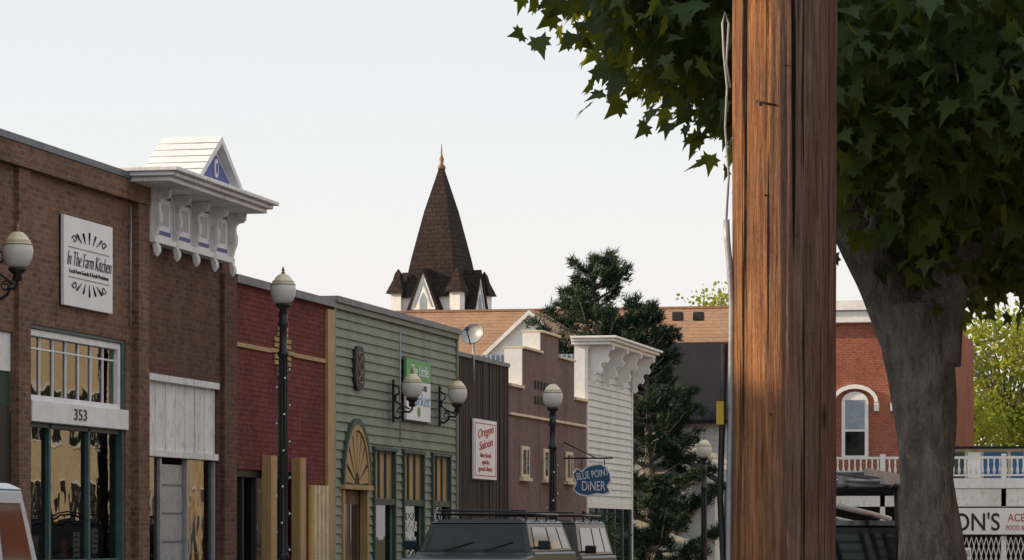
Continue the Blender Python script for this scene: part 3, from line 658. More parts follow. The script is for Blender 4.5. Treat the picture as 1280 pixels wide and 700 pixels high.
# ================================================================== end-of-street brick building with balcony
T=Obj('brick_balcony_building'); d=108; ks=d/FPX
def tx(px): return onD(px,d)[0]
def tz(py): return EYE+(HOR-py)*ks
Yt=108.0
T.p('brick_wall','brickT').box(tx(955),tx(1188),Yt,Yt+12,-3,tz(404))
T.p('cornice','white',.02).box(tx(950),tx(1192),Yt-.35,Yt+.1,tz(404)+.003,tz(390)); T.p('cornice','white',.02).box(tx(950)-.1,tx(1192)+.1,Yt-.5,Yt+.1,tz(389),tz(376))
def archwin(px0,px1,py0,py1):
    a,b=tx(px0),tx(px1); m=(a+b)/2; r=(b-a)/2; za=tz(py0+14); z0_=tz(py1)
    ar=lambda rr,hh:[(m+rr*math.cos(t),za+hh*math.sin(t)) for t in np.linspace(0,math.pi,11)]
    T.p('window_frames','white').prism(ar(r,.36)+[(a,z0_),(b,z0_)],'y',Yt-.06,Yt-.003)
    T.p('window_glass','carglass').box(a+.12,b-.12,Yt-.075,Yt-.061,z0_+.1,(za+z0_)/2-.04); T.p('window_blind','corr').box(a+.12,b-.12,Yt-.075,Yt-.061,(za+z0_)/2+.04,za+.08)
    oo,ii=ar(r+.34,.60),ar(r+.22,.46)
    for k_ in range(10): T.p('arch_hoods','white').prism([oo[k_],oo[k_+1],ii[k_+1],ii[k_]],'y',Yt-.16,Yt-.003)
    for sg in (-1,1): T.p('arch_hoods','white').box(m+sg*(r+.28)-.08,m+sg*(r+.28)+.08,Yt-.14,Yt-.003,za-.3,za-.02)
archwin(1052,1086,489,573); archwin(975,1009,489,573); archwin(1128,1162,489,573)
bx0,bx1=tx(955),tx(1340); yb=Yt-2.2
T.p('balcony_deck','white',.01).box(bx0,bx1,yb,Yt-.17,tz(609),tz(602))
T.p('balcony_fascia','white',.01).box(bx0,bx1,yb-.06,yb-.002,tz(612),tz(600))
T.p('railing','white').box(bx0,bx1,yb,yb+.07,tz(576),tz(573)); T.p('railing','white').box(bx0,bx1,yb,yb+.06,tz(597),tz(595))
x_=bx0
while x_<bx1: T.p('railing','white').lathe([(.03,tz(595)),(.05,tz(590)),(.022,tz(584)),(.03,tz(576))],(x_,yb+.035,0),6); x_+=.19
for px in (960,1035,1112,1190,1262,1336):
    T.p('posts','white').box(tx(px)-.08,tx(px)+.08,yb-.02,yb+.14,-2,tz(570))
T.p('shop_wall','cream').box(tx(1189),tx(1345),Yt+.0,Yt+10,-3,tz(562)); T.p('shop_roof','slate').box(tx(1188),tx(1348),Yt-.25,Yt+10.2,tz(562)+.002,tz(559))
for i,(a,b,mm) in enumerate(((1193,1208,'dgreen'),(1212,1228,'signwhite'),(1232,1262,'signblue'),(1266,1282,'signblue'),(1290,1320,'dgreen'))):
    T.p('coloured_panels',mm).box(tx(a),tx(b),Yt-.05,Yt-.003,tz(598),tz(566))
T.p('shopfront_dark','dark').box(bx0+.2,bx1-.2,Yt-.1,Yt-.05,-2,tz(613))
T.p('porch_fascia','wwhite').box(bx0,bx1,yb-.02,yb+.06,tz(634),tz(612.5))
z0_,z1_=-1.8,tz(671)
for i in range(90):
    xx=bx0+i*.16
    if xx+.9<bx1:
        T.p('lattice','white').hexa([(xx,yb,z0_),(xx+.03,yb,z0_),(xx+.03,yb+.02,z0_),(xx,yb+.02,z0_)],[(xx+.8,yb,z1_),(xx+.83,yb,z1_),(xx+.83,yb+.02,z1_),(xx+.8,yb+.02,z1_)])
        T.p('lattice','white').hexa([(xx+.8,yb+.025,z0_),(xx+.83,yb+.025,z0_),(xx+.83,yb+.045,z0_),(xx+.8,yb+.045,z0_)],[(xx,yb+.025,z1_),(xx+.03,yb+.025,z1_),(xx+.03,yb+.045,z1_),(xx,yb+.045,z1_)])
T.done()
S=Obj('shop_sign'); a,b=tx(1150),tx(1335)
S.p('board','signwhite',.01).box(a,b,yb-.16,yb-.08,tz(668),tz(636)); S.p('frame','dark').box(a-.04,b+.04,yb-.079,yb-.065,tz(669.5),tz(634.5))
text(S,'lettering',"NELSON'S",(tx(1200),yb-.17,tz(654)),tx(1257)-tx(1143),.60,'ink','y',offset=.01)
text(S,'lettering_red',"ACE",(tx(1278),yb-.17,tz(648)),.55,.25,'red','y'); text(S,'lettering_small',"FOOD & LOCKERS",(tx(1290),yb-.17,tz(660)),1.3,.15,'red','y')
S.done()
S=Obj('food_banner'); S.p('panel','signwhite').box(tx(1196),tx(1222),yb-.1,yb-.03,tz(699),tz(684)); text(S,'lettering','FOOD MEALS',(tx(1209),yb-.11,tz(691)),.6,.2,'ink','y'); S.done()

# ================================================================== sun blockers added off to the left, neighbours across the street
def plain(name,x0,x1,y0,y1,h,m,face):
    o=Obj(name); o.p('walls',m).box(x0,x1,y0,y1,-3,h); o.p('parapet_cap','cap').box(x0-.1,x1+.1,y0,y1,h,h+.12)
    xf=x1 if face>0 else x0
    n=max(1,int((y1-y0)/3.5))
    for i in range(n):
        a=y0+(y1-y0)*(i+.18)/n; b=y0+(y1-y0)*(i+.82)/n
        for (za,zb_) in ((.8,3.0),(4.2,5.8)):
            if zb_<h-.3:
                o.p('window_frames','white').box(xf-.02,xf+face*.05,a-.08,b+.08,za-.08,zb_+.08); o.p('windows','carglass').box(xf+face*.051,xf+face*.06,a,b,za,zb_)
                o.p('window_bars','white').box(xf+face*.061,xf+face*.08,(a+b)/2-.03,(a+b)/2+.03,za,zb_)
    o.done()
plain('brick_sun_blocker',FX-12,FX,16.2,30.9,8.45,'brickA',1)  # unseen building added to shade the lower maple crown
plain('tall_brick_sun_blocker',FX-12,FX,12.2,16.1,10.8,'brickT',1)  # unseen block added so its shadow darkens the crown front
plain('stucco_sun_blocker',FX-12,FX,-8,12.1,6.85,'cream',1)  # unseen building added to keep sun off the lower pole
for i,(y0,y1,h_,mm) in enumerate(((4,18,6.5,'brickT'),(18.02,30,7.5,'brickO'),(30.02,44,6.2,'brickT'),(44.02,58,7.2,'brickA'),(58.02,72,8.4,'brickT'),(72.02,87,9.4,'brickO'),(87.02,104,8.6,'cream'),(104.02,125,10,'brickO'))):
    plain('shop_building' if mm=='cream' else 'brick_shop_building',3.6,15,y0,y1,h_,mm,-1)

# ================================================================== vehicles
def paint(nm,c,coat=.3):
    m,nt,b=nodes(nm); b.inputs['Metallic'].default_value=.0; b.inputs['Roughness'].default_value=.45; b.inputs['Specular IOR Level'].default_value=.3
    f=noisef(nt,2,(1,1,1),4,.3,.8); nt.links.new(mixc(nt,f,c,tuple(x*.8+.005 for x in c)),b.inputs['Base Color'])
    b.inputs['Coat Weight'].default_value=coat; b.inputs['Coat Roughness'].default_value=.1; return m
M['p_teal']=paint('dark_teal_paint',(.010,.022,.027)); M['p_black']=paint('black_car_paint',(.008,.009,.011)); M['p_white']=paint('white_car_paint',(.70,.75,.82),.0)
def car(name,X,Y,z,L,W,H,belt,wsb,wst,rt,rb,pm,rot=0,rack=False,bed=None,wr=.36,hoodz=None,tumble=.80,last=.93):
    """local: front toward -y. wsb/wst windscreen base/top y, rt/rb rear-glass top/base y."""
    o=Obj(name,(X,Y,z),rot); w=W/2; f=-L/2; r=L/2; hz=hoodz or belt
    def archp(yc,n=9): return [(yc-(wr+.06)*math.cos(math.pi*k/(n-1)),wr-.03+(wr+.08)*math.sin(math.pi*k/(n-1))) for k in range(n)]
    fw,rw=f+.85,r-.95
    top=[(r-.0,.55),(r-.02,belt-.12),(r-.1,belt),(wsb,belt+.01),(wsb-.05,hz),(f+.35,hz-.06),(f+.1,hz-.13),(f,hz-.28),(f,.5)]
    if bed: top=[(r,.55),(r,belt),(wsb,belt+.01),(wsb-.05,hz),(f+.35,hz-.06),(f+.1,hz-.13),(f,hz-.28),(f,.5)]
    bot=[(f+.05,.32)]+archp(fw)+archp(rw)+[(r-.05,.32)]
    o.p('body',pm,.05).prism(top+bot,'x',-w,w)
    ti=w*tumble; bi=w-.05; zt=H-.06; zb=belt+.004
    b4=[(-bi,wsb,zb),(bi,wsb,zb),(bi,rb,zb),(-bi,rb,zb)]
    t4=[(-ti,wst,zt),(ti,wst,zt),(ti,rt,zt),(-ti,rt,zt)]
    o.p('cabin',pm,.02).hexa(b4,t4)
    o.p('roof_panel',pm,.03).hexa([(-ti-.02,wst-.03,zt+.001),(ti+.02,wst-.03,zt+.001),(ti+.02,rt+.03,zt+.001),(-ti-.02,rt+.03,zt+.001)],[(-ti+.08,wst+.10,H),(ti-.08,wst+.10,H),(ti-.08,rt-.08,H),(-ti+.08,rt-.08,H)])
    def pane(A,B_,C_,D_,u0,u1,v0,v1,part='windows',m='carglass',off=.008):
        A,B_,C_,D_=map(Vector,(A,B_,C_,D_)); n=(B_-A).cross(D_-A).normalized()*off
        def bl(u,v): return (A.lerp(B_,u)).lerp(D_.lerp(C_,u),v)+n
        o.p(part,m).add([bl(u0,v0),bl(u1,v0),bl(u1,v1),bl(u0,v1)],[(0,1,2,3)])
    pane(b4[0],b4[1],t4[1],t4[0],.045,.955,.04,.91,'rubber_seals','dark',.005); pane(b4[0],b4[1],t4[1],t4[0],.07,.93,.09,.86,'windscreen')
    pane(b4[2],b4[3],t4[3],t4[2],.07,.93,.12,.86,'rear_window')
    cuts=[.10,.45,.49,.74,.77,last] if rt-wst>1.8 else [.14,.50,.54,.86]
    for u0,u1 in zip(cuts[::2],cuts[1::2]):
        pane(b4[1],b4[2],t4[2],t4[1],u0,u1,.10,.86); pane(b4[3],b4[0],t4[0],t4[3],1-u1,1-u0,.10,.86)
    for sg in (-1,1):
        m1=wst+(rt-wst)*.38
        o.p('mirrors',pm,.02).box(sg*(w+.02),sg*(w+.2),wsb+.14,wsb+.24,belt+.04,belt+.18); o.p('mirrors','chrome').box(sg*(w+.04),sg*(w+.18),wsb+.241,wsb+.245,belt+.06,belt+.16)
        o.p('mirrors','dark').box(sg*(w-.06),sg*(w+.05),wsb+.16,wsb+.22,belt+.05,belt+.09)
        o.p('headlamps','lens',.01).box(sg*(w-.42),sg*(w-.1),f-.02,f+.05,hz-.42,hz-.22); o.p('indicators','amber').box(sg*(w-.09),sg*(w-.02),f-.015,f+.05,hz-.42,hz-.22)
        o.p('tail_lamps','taillight',.01).box(sg*(w-.22),sg*(w-.03),r-.04,r+.02,belt-.4,belt-.1)
        o.p('door_handles','dark').box(sg*w,sg*(w+.025),m1-.25,m1-.1,belt-.16,belt-.12); o.p('side_moulding','dark').box(sg*w,sg*(w+.015),f+1.4,r-1.5,.62,.7)
        for yy in (fw,rw):
            pr=[(.001,-.0),(wr*.6,0),(wr*.9,.02),(wr,.05),(wr,.17),(wr*.9,.21),(.001,.21)]
            vs=[];fs=[];n=22
            for q,zq in pr:
                for k_ in range(n): a_=2*math.pi*k_/n; vs.append((sg*(w-.02-zq),yy+q*math.cos(a_),wr+q*math.sin(a_)))
            for i_ in range(len(pr)-1):
                for k_ in range(n): fs.append((i_*n+k_,i_*n+(k_+1)%n,(i_+1)*n+(k_+1)%n,(i_+1)*n+k_))
            o.p('wheels','tyre').add(vs,fs,True)
            o.p('hubcaps','grey').prism([(yy+wr*.58*math.cos(t),wr+wr*.58*math.sin(t)) for t in np.linspace(0,5.98,20)],'x',sg*(w-.018),sg*(w+.0))
    o.p('grille','dark').box(-w+.44,w-.44,f-.012,f+.04,hz-.43,hz-.2)
    for k_ in range(4): o.p('grille_bars','chrome').box(-w+.44,w-.44,f-.02,f-.0125,hz-.41+k_*.055,hz-.395+k_*.055)
    o.p('bumpers','dark',.02).box(-w+.02,w-.02,f-.13,f+.05,.38,.6); o.p('bumpers','dark',.02).box(-w+.02,w-.02,r-.05,r+.12,.38,.6)
    o.p('number_plate','signwhite').box(-.22,.22,f-.145,f-.131,.43,.55); o.p('number_plate','signwhite').box(-.16,.16,r+.121,r+.13,.43,.55)
    o.p('underbody','dark').box(-w+.2,w-.2,f+.2,r-.2,.22,.5)
    sl=(wst-wsb)/(zt-belt)
    for q in (-.45,.15):
        o.p('wipers','dark').tube([(q,wsb-.02,belt+.03),(q+.42,wsb+.16*sl-.025,belt+.16)],.009,5)
    if rack:
        z_=H+.075
        for sg in (-1,1):
            o.p('roof_rack','black').tube([(sg*(ti-.05),wst+.15,z_),(sg*(ti-.05),rt-.1,z_)],.018,6)
            for yy in np.linspace(wst+.2,rt-.2,4): o.p('roof_rack','black').tube([(sg*(ti-.05),yy,H-.04),(sg*(ti-.05),yy,z_)],.014,5)
        for yy in np.linspace(wst+.15,rt-.1,6): o.p('roof_rack','black').tube([(-ti+.05,yy,z_),(ti-.05,yy,z_)],.015,6)
        o.p('roof_rack','black').tube([(-ti+.05,wst+.15,z_+.05),(ti-.05,wst+.15,z_+.05)],.014,6)
    if bed:
        o.p('bed_cavity','dark').box(-w+.1,w-.1,rb+.1,r-.1,belt+.001,belt+.012)
        for yy in (rb+.15,r-.15,wsb-.1):
            for sg in (-1,1): o.p('ladder_rack','black').tube([(sg*(w-.06),yy,belt-.05),(sg*(w-.1),yy,1.92)],.028,6)
            o.p('ladder_rack','black').tube([(-w+.1,yy,1.92),(w-.1,yy,1.92)],.028,6)
        for sg in (-1,1): o.p('ladder_rack','black').tube([(sg*(w-.1),wsb-.2,1.94),(sg*(w-.1),r-.05,1.94)],.028,6)
        for base,zz,ln in ((-.75,1.99,0),(-.1,1.99,.3),(-.6,2.07,.1)):
            for q in (0,.4): o.p('ladders','grey').box(base+q-.02,base+q+.02,f-.1+ln,r+.5,zz-.035,zz+.035)
            for yy in np.arange(f,r+.4,.3): o.p('ladders','grey').tube([(base,yy+ln,zz),(base+.4,yy+ln,zz)],.014,5)
        for xx,zz in ((-.3,1.75),(.1,1.7),(.5,1.78),(.62,1.86)): o.p('pipes','wwhite').tube([(xx,f+.2,zz-.1),(xx,r+.2,zz)],.03,6)
    o.done(); return o
def fpos(px,d): return onD(px,d)
x,y=fpos(568,45.6); car('suv',x,y+2.3,0,4.5,1.80,1.69,1.20,-1.02,-.72,1.95,2.12,'p_teal',rack=True,hoodz=1.17)
x,y=fpos(640,51.6); car('suv',x,y+2.3,-.1,4.6,1.80,1.80,1.20,-1.0,-.65,2.0,2.15,'p_black',rack=True,hoodz=1.14)
x,y=fpos(797,62.5); car('sedan',x,y+2.2,gz(y+2),4.5,1.75,1.5,.98,-.9,-.2,1.05,1.6,'p_black',hoodz=.92,wr=.32)
car('minivan',-10.75,F(35,-9.8)-1.85,0,4.8,1.9,1.92,1.05,-1.5,-.75,2.0,2.35,'p_white',hoodz=1.0,wr=.34,tumble=.88,last=.955)
x,y=fpos(1012,31); car('pickup_truck',x,y+2.6,0,5.2,1.85,1.62,1.0,-1.2,-.7,.25,.35,'p_black',rot=math.pi,bed=True)

# ================================================================== utility pole
pd=11.0; Xp,Yp=onD(979,pd)
Up=Obj('utility_pole',(Xp,Yp,0))
m,nt,b=nodes('weathered_pole_wood_painted_light'); M['polewood']=m
g1=noisef(nt,3.2,(6,6,.35),6,.3,.7); g2=noisef(nt,9,(9,9,.25),5,.42,.60); g3=noisef(nt,2.2,(1.8,1.8,.6),5,.42,.60); g4=noisef(nt,2.6,(16,16,.14),4,.565,.60); g5=noisef(nt,30,(5,5,.2),4,.35,.65)
col=mixc(nt,g1,(.82,.38,.15),(.44,.165,.065)); 
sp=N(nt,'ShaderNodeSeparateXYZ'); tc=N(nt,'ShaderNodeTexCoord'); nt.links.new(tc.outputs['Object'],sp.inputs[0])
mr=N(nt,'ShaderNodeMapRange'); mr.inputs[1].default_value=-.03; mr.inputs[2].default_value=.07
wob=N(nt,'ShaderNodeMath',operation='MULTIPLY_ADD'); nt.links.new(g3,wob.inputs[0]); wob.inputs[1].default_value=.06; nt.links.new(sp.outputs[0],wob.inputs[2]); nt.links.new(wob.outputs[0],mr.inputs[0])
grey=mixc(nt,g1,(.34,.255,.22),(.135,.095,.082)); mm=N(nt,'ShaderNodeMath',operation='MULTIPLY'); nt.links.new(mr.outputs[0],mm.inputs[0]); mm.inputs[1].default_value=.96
col=mixc(nt,mm.outputs[0],col,grey)  # sunlit orange left and shaded grey right painted into the wood colour
m3=N(nt,'ShaderNodeMath',operation='MULTIPLY'); nt.links.new(g3,m3.inputs[0]); m3.inputs[1].default_value=.55; col=mixc(nt,m3.outputs[0],col,(.15,.055,.037))
mg=N(nt,'ShaderNodeMath',operation='MULTIPLY'); nt.links.new(g2,mg.inputs[0]); mg.inputs[1].default_value=.65; col=mixc(nt,mg.outputs[0],col,(.08,.038,.027))
m5=N(nt,'ShaderNodeMath',operation='MULTIPLY'); nt.links.new(g5,m5.inputs[0]); m5.inputs[1].default_value=.35; col=mixc(nt,m5.outputs[0],col,(.46,.32,.24))
col=mixc(nt,g4,col,(.02,.012,.009))
vm=coords(nt,(3.2,3.2,.9)); vo=N(nt,'ShaderNodeTexVoronoi'); vo.inputs['Scale'].default_value=1.9; nt.links.new(vm,vo.inputs['Vector']); kr=N(nt,'ShaderNodeMapRange'); kr.inputs[1].default_value=.05; kr.inputs[2].default_value=.12; kr.inputs[3].default_value=1; kr.inputs[4].default_value=0; nt.links.new(vo.outputs['Distance'],kr.inputs[0])
col=mixc(nt,kr.outputs[0],col,(.05,.022,.015))
nt.links.new(col,b.inputs['Base Color']); b.inputs['Roughness'].default_value=.88; b.inputs['Specular IOR Level'].default_value=.15
ma=N(nt,'ShaderNodeMath',operation='MULTIPLY_ADD'); nt.links.new(g4,ma.inputs[0]); ma.inputs[1].default_value=-2; nt.links.new(g5,ma.inputs[2]); mb=N(nt,'ShaderNodeMath',operation='SUBTRACT'); nt.links.new(ma.outputs[0],mb.inputs[0]); nt.links.new(g2,mb.inputs[1])
bumpn(nt,b,mb.outputs[0],.9,.010)
pr=.176; nz=160
def pf(i,a,p_):
    return 1+.03*noise.noise(Vector((math.cos(a)*5,math.sin(a)*5,p_.z*.8)))+.024*noise.noise(Vector((math.cos(a)*16,math.sin(a)*16,p_.z*.6)))+.012*noise.noise(Vector((math.cos(a)*40,math.sin(a)*40,p_.z*2)))
zs=np.linspace(-.1,10,nz)
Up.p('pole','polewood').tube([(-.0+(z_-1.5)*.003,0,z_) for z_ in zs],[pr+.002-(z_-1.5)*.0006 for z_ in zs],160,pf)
kk=pd/FPX
def pp_(px,py,dy=-.05): return ((px-979)*kk,dy,EYE+(HOR-py)*kk)
Up.p('conduit','grey').tube([(pp_(912,800)),pp_(913,700),pp_(914,600),pp_(916,480),pp_(917,380),pp_(914,330),pp_(911,300),pp_(910,275)],.011,8)
Up.p('loose_wire','grey').tube([pp_(910,275),pp_(912,220,-.03),pp_(909,160,-.06),pp_(911,110),pp_(907,70),pp_(905,30),pp_(908,16),pp_(913,30),pp_(910,80),pp_(915,110)],.004,6)
Up.p('ground_cable','black').tube([pp_(906,430,-.02),pp_(905,520),pp_(902,620),pp_(906,700),pp_(906,760)],.011,7)
Up.p('tag','yellow').box(pp_(899,0)[0],pp_(908,0)[0],-.08,-.06,pp_(0,531)[2],pp_(0,502)[2])
for (px,py) in ((958,138),(1003,300),(972,520),(990,90),(940,560),(1020,420),(965,250)):
    q=pp_(px,py,-pr*math.sqrt(max(0,1-((px-979)/64)**2))-.003); Up.p('nails','dark').ico(q,.004)
q0=pp_(953,134,-.172); Up.p('staple','dark').tube([q0,(q0[0]+.03,-.182,q0[2]-.006),(q0[0]+.07,-.178,q0[2]-.016)],.003,5)
Up.done()

# ================================================================== maple tree
m,nt,b=nodes('maple_bark'); M['bark']=m
g1=noisef(nt,5,(1,1,.5),6,.35,.65); g2=noisef(nt,13,(1.2,1.2,.35),5,.46,.62); g3=noisef(nt,2,(1,1,1),3,.5,.65); g4=noisef(nt,45,(1,1,.6),3,.3,.7)
col=mixc(nt,g1,(.40,.36,.33),(.17,.15,.14)); mg=N(nt,'ShaderNodeMath',operation='MULTIPLY'); nt.links.new(g2,mg.inputs[0]); mg.inputs[1].default_value=.65
col=mixc(nt,mg.outputs[0],col,(.085,.072,.065)); col=mixc(nt,g3,col,mixc(nt,.3,col,(.18,.19,.14))); m4=N(nt,'ShaderNodeMath',operation='MULTIPLY'); nt.links.new(g4,m4.inputs[0]); m4.inputs[1].default_value=.28; col=mixc(nt,m4.outputs[0],col,(.48,.44,.41))
nt.links.new(col,b.inputs['Base Color']); b.inputs['Roughness'].default_value=.9; ms=N(nt,'ShaderNodeMath',operation='SUBTRACT'); nt.links.new(g4,ms.inputs[0]); nt.links.new(g2,ms.inputs[1]); bumpn(nt,b,ms.outputs[0],.8,.025)
td=20.0
Xt,Yt_=onD(1150,td)
Tr=Obj('maple_tree')
def tp(px,py,dd=0):
    X,Y=onD(px,td+dd); return (X,Y,Z(py,td+dd))
def smooth(pts,rad,n=8):
    P=[Vector(p) for p in pts]; out=[];ro=[]
    for i in range(len(P)-1):
        p0=P[max(i-1,0)];p1=P[i];p2=P[i+1];p3=P[min(i+2,len(P)-1)]
        for j in range(n):
            t=j/n; out.append(.5*((2*p1)+(p2-p0)*t+(2*p0-5*p1+4*p2-p3)*t*t+(3*p1-p0-3*p2+p3)*t**3)); ro.append(rad[i]*(1-t)+rad[i+1]*t)
    out.append(P[-1]); ro.append(rad[-1]); return out,ro
def bf(i,a,p_):
    return 1+.13*noise.noise(Vector((math.cos(a)*1.6,math.sin(a)*1.6,p_.z*1.8)))+.045*noise.noise(Vector((math.cos(a)*4+p_.x,math.sin(a)*4,p_.z*5)))
def limb(pts,rad,n=28,part='trunk'):
    q,r=smooth(pts,rad); Tr.p(part,'bark').tube(q,r,n,bf)
limb([tp(1172,1000),tp(1168,760),tp(1165,690),tp(1158,600),tp(1155,520),tp(1146,440),tp(1138,380)],[.36,.23,.195,.172,.185,.23,.21],48)
limb([tp(1140,450),tp(1108,370),tp(1072,300,-.1),tp(1040,240,-.2),tp(1000,150,-.4),tp(950,30,-.6),tp(900,-100,-.8)],[.17,.15,.125,.11,.10,.08,.05],24,'limbs')
limb([tp(1138,430),tp(1112,340,.1),tp(1090,240,.2),tp(1070,120,.3),tp(1060,-50,.4),tp(1050,-300,.3)],[.18,.13,.11,.10,.08,.05],24,'limbs')
limb([tp(1160,450),tp(1180,370),tp(1225,300,-.1),tp(1275,235,-.2),tp(1340,120,-.3),tp(1420,-80,-.3)],[.20,.15,.11,.10,.09,.06],24,'limbs')
limb([tp(1150,410),tp(1160,300,.3),tp(1165,150,.6),tp(1180,-50,.9),tp(1190,-300,1)],[.15,.12,.10,.09,.06],20,'limbs')
limb([tp(1185,360),tp(1240,330,.5),tp(1300,320,1.0),tp(1380,270,1.6)],[.1,.08,.06,.04],14,'limbs')
def maple_leaf():
    pts=[(0,-.05),(.10,-.02),(.34,-.16),(.30,.05),(.52,.16),(.36,.26),(.42,.46),(.22,.40),(.10,.66),(0,.95)]
    pts=pts+[(-x,y) for x,y in pts[-2:0:-1]]
    return np.array([(x,y,.16*abs(x)+(-.14*y*y)) for x,y in pts])
LF=maple_leaf()
def leaves(name,mkey,parentobj,P,D,size,shape=LF,spread=1.0):
    n=len(P); ns=len(shape); V=np.zeros((n*ns,3))
    for i in range(n):
        d=Vector(D[i]).normalized(); q=d.to_track_quat('Y','Z'); q=q@Matrix.Rotation(random.uniform(-1.5,1.5)*spread,3,'Y').to_quaternion()
        R=np.array(q.to_matrix()); s_=size*random.uniform(.6,1.2); V[i*ns:(i+1)*ns]=(shape*s_)@R.T+P[i]
    me=bpy.data.meshes.new(name); me.from_pydata(V.tolist(),[],[list(range(i*ns,(i+1)*ns)) for i in range(n)]); me.materials.append(M[mkey])
    o=bpy.data.objects.new(name,me); link(o); o.parent=parentobj.e; return o
bx=[-5.2,-4.4,-4.0,-3.7,-3.3,-2.98,-2.3,-1.88,-1.62,-1.25,-.6,1,2.6,4]; bz=[9,7.0,5.3,4.65,4.22,3.85,3.68,3.30,2.90,2.95,2.90,3.3,4.6,7.5]
P=[];D=[]
cl=[]
while len(cl)<1750:
    X=random.uniform(-4.8,1.6); Y=random.uniform(16.6,23.2); zz=random.uniform(2.75,6.1)
    zb_=np.interp(X-0.06*(Y-20),bx,bz)+.05*(Y-20)**2*(.5 if Y>20 else 1)+.4*noise.noise(Vector((X*1.3,Y*1.3,0)))
    if ((X+1.0)/3.8)**2+((Y-20)/3.7)**2>1 : continue
    if zz<zb_+.2: continue
    if zz>zb_+1.2 and noise.noise(Vector((X*.9,Y*.9,zz*.9)))<-.3 : continue
    if zz>zb_+1.8 and random.random()<.5: continue
    cl.append((X,Y,zz,zb_))
for X,Y,zz,zb_ in cl:
    for j in range(random.randint(13,25)):
        v=Vector((random.gauss(0,.18),random.gauss(0,.18),random.gauss(0,.15)))
        P.append((X+v.x,Y+v.y,zz+v.z)); o_=Vector((X-Xt,Y-Yt_,0)).normalized()
        D.append((o_.x*.5+random.gauss(0,.45),o_.y*.5-.2+random.gauss(0,.45),-.75+random.gauss(0,.35)))
leaves('crown_leaves','leaf',Tr,P,D,.152)
for X,Y,zz,zb_ in cl[::9]:
    a=Vector((X,Y,zz)); b_=Vector((X+(Xt-X)*.3,Y+(Yt_-Y)*.3,zz+.35)); c_=(a+b_)/2+Vector((0,0,.08)); Tr.p('twigs','bark').tube([a,c_,b_],[.006,.012,.018],5)
Tr.done()

# ------------------------------------------------------------------ background broadleaf trees
LQ=np.array([(0,0,0),(.35,.3,.05),(.3,.7,0),(0,1,-.05),(-.3,.7,0),(-.35,.3,.05)])
def bush_tree(name,c,rad,zbase,mkey,nclump,size,trunk=.18):
    o=Obj(name); P=[];D=[]
    for i in range(nclump):
        v=Vector((random.gauss(0,1),random.gauss(0,1),random.gauss(0,1))).normalized()*random.uniform(.35,1)**.5
        q=Vector((c[0]+v.x*rad[0],c[1]+v.y*rad[1],c[2]+v.z*rad[2])); q+=v*.35*noise.noise(q*.8)*2
        for j in range(26):
            P.append((q.x+random.gauss(0,.32),q.y+random.gauss(0,.32),q.z+random.gauss(0,.25))); D.append((random.gauss(0,.6),random.gauss(0,.6),-.6+random.gauss(0,.4)))
        if i%6==0: o.p('branches','bark').tube([(c[0],c[1],c[2]-rad[2]*.6),((c[0]+q.x)/2,(c[1]+q.y)/2,(c[2]+q.z)/2-.1),q],[.07,.05,.02],5)
    o.p('trunk','bark').tube([(c[0],c[1],zbase),(c[0]+.1,c[1],(zbase+c[2])/2),(c[0],c[1],c[2])],[trunk*1.3,trunk,trunk*.5],10)
    leaves('foliage',mkey,o,P,D,size,LQ); o.done()
x,y=onD(1255,126); bush_tree('broadleaf_tree',(x,y,Z(478,126)),(3.4,2.6,2.9),-2,'yleaf',320,.20)
x,y=onD(1205,122); bush_tree('broadleaf_tree',(x,y,Z(525,122)),(1.8,2,1.6),-2,'yleaf',70,.20)
x,y=onD(892,125); bush_tree('broadleaf_tree',(x,y,Z(402,125)),(.9,1,1.2),-2,'yleaf',36,.18)

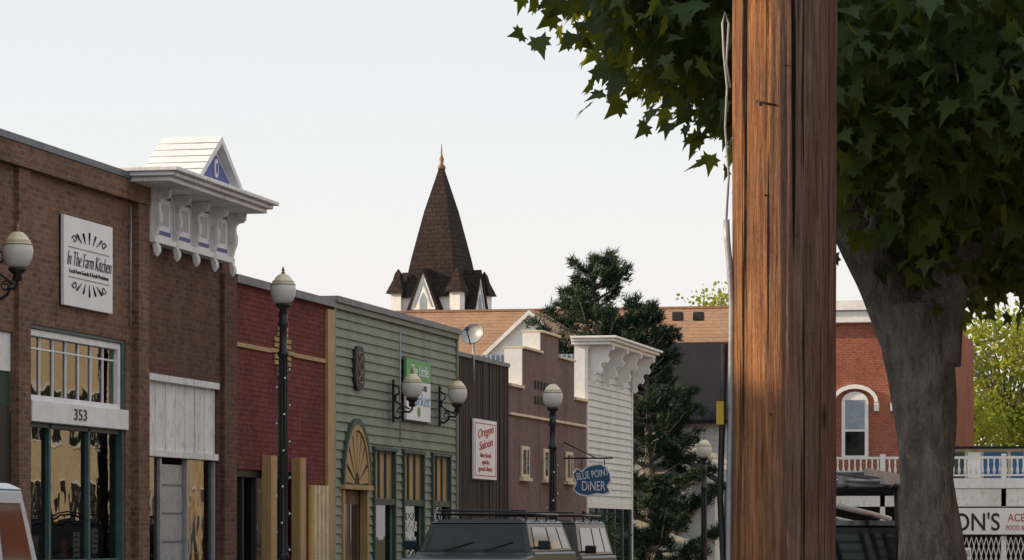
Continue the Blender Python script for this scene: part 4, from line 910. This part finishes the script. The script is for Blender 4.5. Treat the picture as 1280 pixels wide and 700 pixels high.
# ------------------------------------------------------------------ pines
def pine(name,px,d,pytop,zbase,R,lean=0,zlow=-1,seed=1):
    rnd=random.Random(seed)
    X,Y=onD(px,d); zt=Z(pytop,d); o=Obj(name); H=zt-zbase
    o.p('trunk','bark').tube([(X+lean*(1-t),Y,zbase+H*t) for t in np.linspace(0,1,9)],[.2*(1-t)+.03 for t in np.linspace(0,1,9)],8)
    NV=[];NF=[]
    def tuft(c,dr,r,n=60):
        for j in range(n):
            v=(Vector((rnd.gauss(0,1),rnd.gauss(0,1),rnd.gauss(0,1))).normalized()+dr*.5+Vector((0,0,.45))).normalized()
            L=r*rnd.uniform(.6,1.15); s_=v.cross(Vector((rnd.random(),rnd.random(),rnd.random()))).normalized()*.018
            b0=c+Vector((rnd.gauss(0,.06),rnd.gauss(0,.06),rnd.gauss(0,.05)))
            o_=len(NV); NV.extend([tuple(b0-s_),tuple(b0+s_),tuple(b0+v*L)]); NF.append((o_,o_+1,o_+2))
    z=zlow
    while z<zt-.35:
        f=(zt-z)/(zt-zlow); nb_=rnd.randint(3,6)
        a0=rnd.random()*6.28
        for b_ in range(nb_):
            a=a0+b_*6.28/nb_+rnd.uniform(-.5,.5); L=R*(min(1,f*1.5)**.7)*rnd.choice([.45,.7,.9,1.15])*rnd.uniform(.8,1.15)+.15
            zz=z+rnd.uniform(-.2,.2)
            base=Vector((X+lean*(1-(zz-zbase)/H),Y,zz)); tip=base+Vector((math.cos(a)*L,math.sin(a)*L,L*rnd.uniform(.05,.65)+.1))
            mid=(base+tip)/2+Vector((0,0,-.12*L)); o.p('branches','bark').tube([base,mid,tip],[.05,.035,.015],5)
            dr=(tip-base).normalized(); perp=Vector((-dr.y,dr.x,0))
            nn=max(3,int(L/.15))
            for i in range(nn):
                t=.4+.6*(i+1)/nn; c=mid.lerp(tip,max(0,t*2-1)) if t>.5 else base.lerp(mid,t*2)
                for rep in range(2):
                    sd=perp*rnd.gauss(0,.26)*min(1.2,L); tuft(c+sd+Vector((0,0,rnd.uniform(-.02,.25))),(dr+sd).normalized(),.22,40)
        z+=.36+.20*f*rnd.random()
    tuft(Vector((X,Y,zt-.35)),Vector((0,0,1)),.3); tuft(Vector((X,Y,zt-.15)),Vector((0,0,1)),.22); tuft(Vector((X+.12,Y,zt-.55)),Vector((.3,0,1)),.3)
    me=bpy.data.meshes.new('needles'); me.from_pydata(NV,[],NF); me.materials.append(M['pine']); q=bpy.data.objects.new('needles',me); link(q); q.parent=o.e; o.done()
pine('pine_tree',742,90,318,-2,1.65,.3,4.6,3)
pine('pine_tree',804,89,380,-2,1.85,.4,-.8,11)

def shrub(px,d,py):
    X,Y=onD(px,d); o=Obj('shrub',(0,0,0)); P=[];D=[]; zt=Z(py,d); zb_=gz(Y)+.13
    o.p('pot','concrete').lathe([(.25,0),(.33,.45),(.36,.5),(.3,.5)],(X,Y,zb_),14); o.p('stem','bark').tube([(X,Y,zb_+.4),(X,Y,(zt+zb_)/2),(X+.05,Y,zt-.2)],.03,6)
    for i in range(900):
        t=random.random(); P.append((X+random.gauss(0,.2),Y+random.gauss(0,.2),zb_+.5+(zt-zb_-.5)*t)); D.append((random.gauss(0,1),random.gauss(0,1),random.gauss(0,1)))
    leaves('foliage','shrub',o,P,D,.09,LQ); o.done()
shrub(746,74,640); shrub(757,77,652)

# ================================================================== light, sky, camera
el=math.radians(20); az=.24; S_=Vector((-math.cos(el)*math.sqrt(1-az*az),-math.cos(el)*az,math.sin(el)))
L=bpy.data.lights.new('sun','SUN'); L.energy=5.0; L.angle=math.radians(.5); L.color=(1,.75,.48)
lo=bpy.data.objects.new('sun',L); link(lo); lo.rotation_euler=S_.to_track_quat('Z','Y').to_euler(); lo.location=(-30,0,30)
W=bpy.data.worlds.new('World'); scene.world=W; W.use_nodes=True; nt=W.node_tree; bg=nt.nodes['Background']
sk=N(nt,'ShaderNodeTexSky'); sk.sky_type='NISHITA'; sk.sun_disc=False; sk.sun_elevation=el; sk.sun_rotation=math.atan2(S_.x,S_.y); sk.air_density=1.0; sk.dust_density=2.0; sk.ozone_density=1.0
# added near-white colour mixed over the sky to brighten it, warmer toward the horizon
tc=N(nt,'ShaderNodeTexCoord'); sp=N(nt,'ShaderNodeSeparateXYZ'); nt.links.new(tc.outputs['Generated'],sp.inputs[0])
mr=N(nt,'ShaderNodeMapRange'); mr.inputs[1].default_value=.03; mr.inputs[2].default_value=.20; nt.links.new(sp.outputs[2],mr.inputs[0])
sky_lift=mixc(nt,mr.outputs[0],(7.6,7.25,7.05),(6.5,6.8,7.0))
nt.links.new(mixc(nt,.88,sk.outputs[0],sky_lift),bg.inputs[0]); bg.inputs[1].default_value=.135
cam=bpy.data.cameras.new('camera'); co=bpy.data.objects.new('camera',cam); link(co); scene.camera=co
co.location=(0,0,EYE); co.rotation_euler=(math.pi/2,0,ANG); cam.sensor_width=36; cam.lens=FPX/1280*36; cam.shift_y=(HOR-350)/1280; cam.clip_end=5000; cam.clip_start=.1
scene.view_settings.view_transform='Standard'; scene.view_settings.look='None'; scene.view_settings.exposure=0
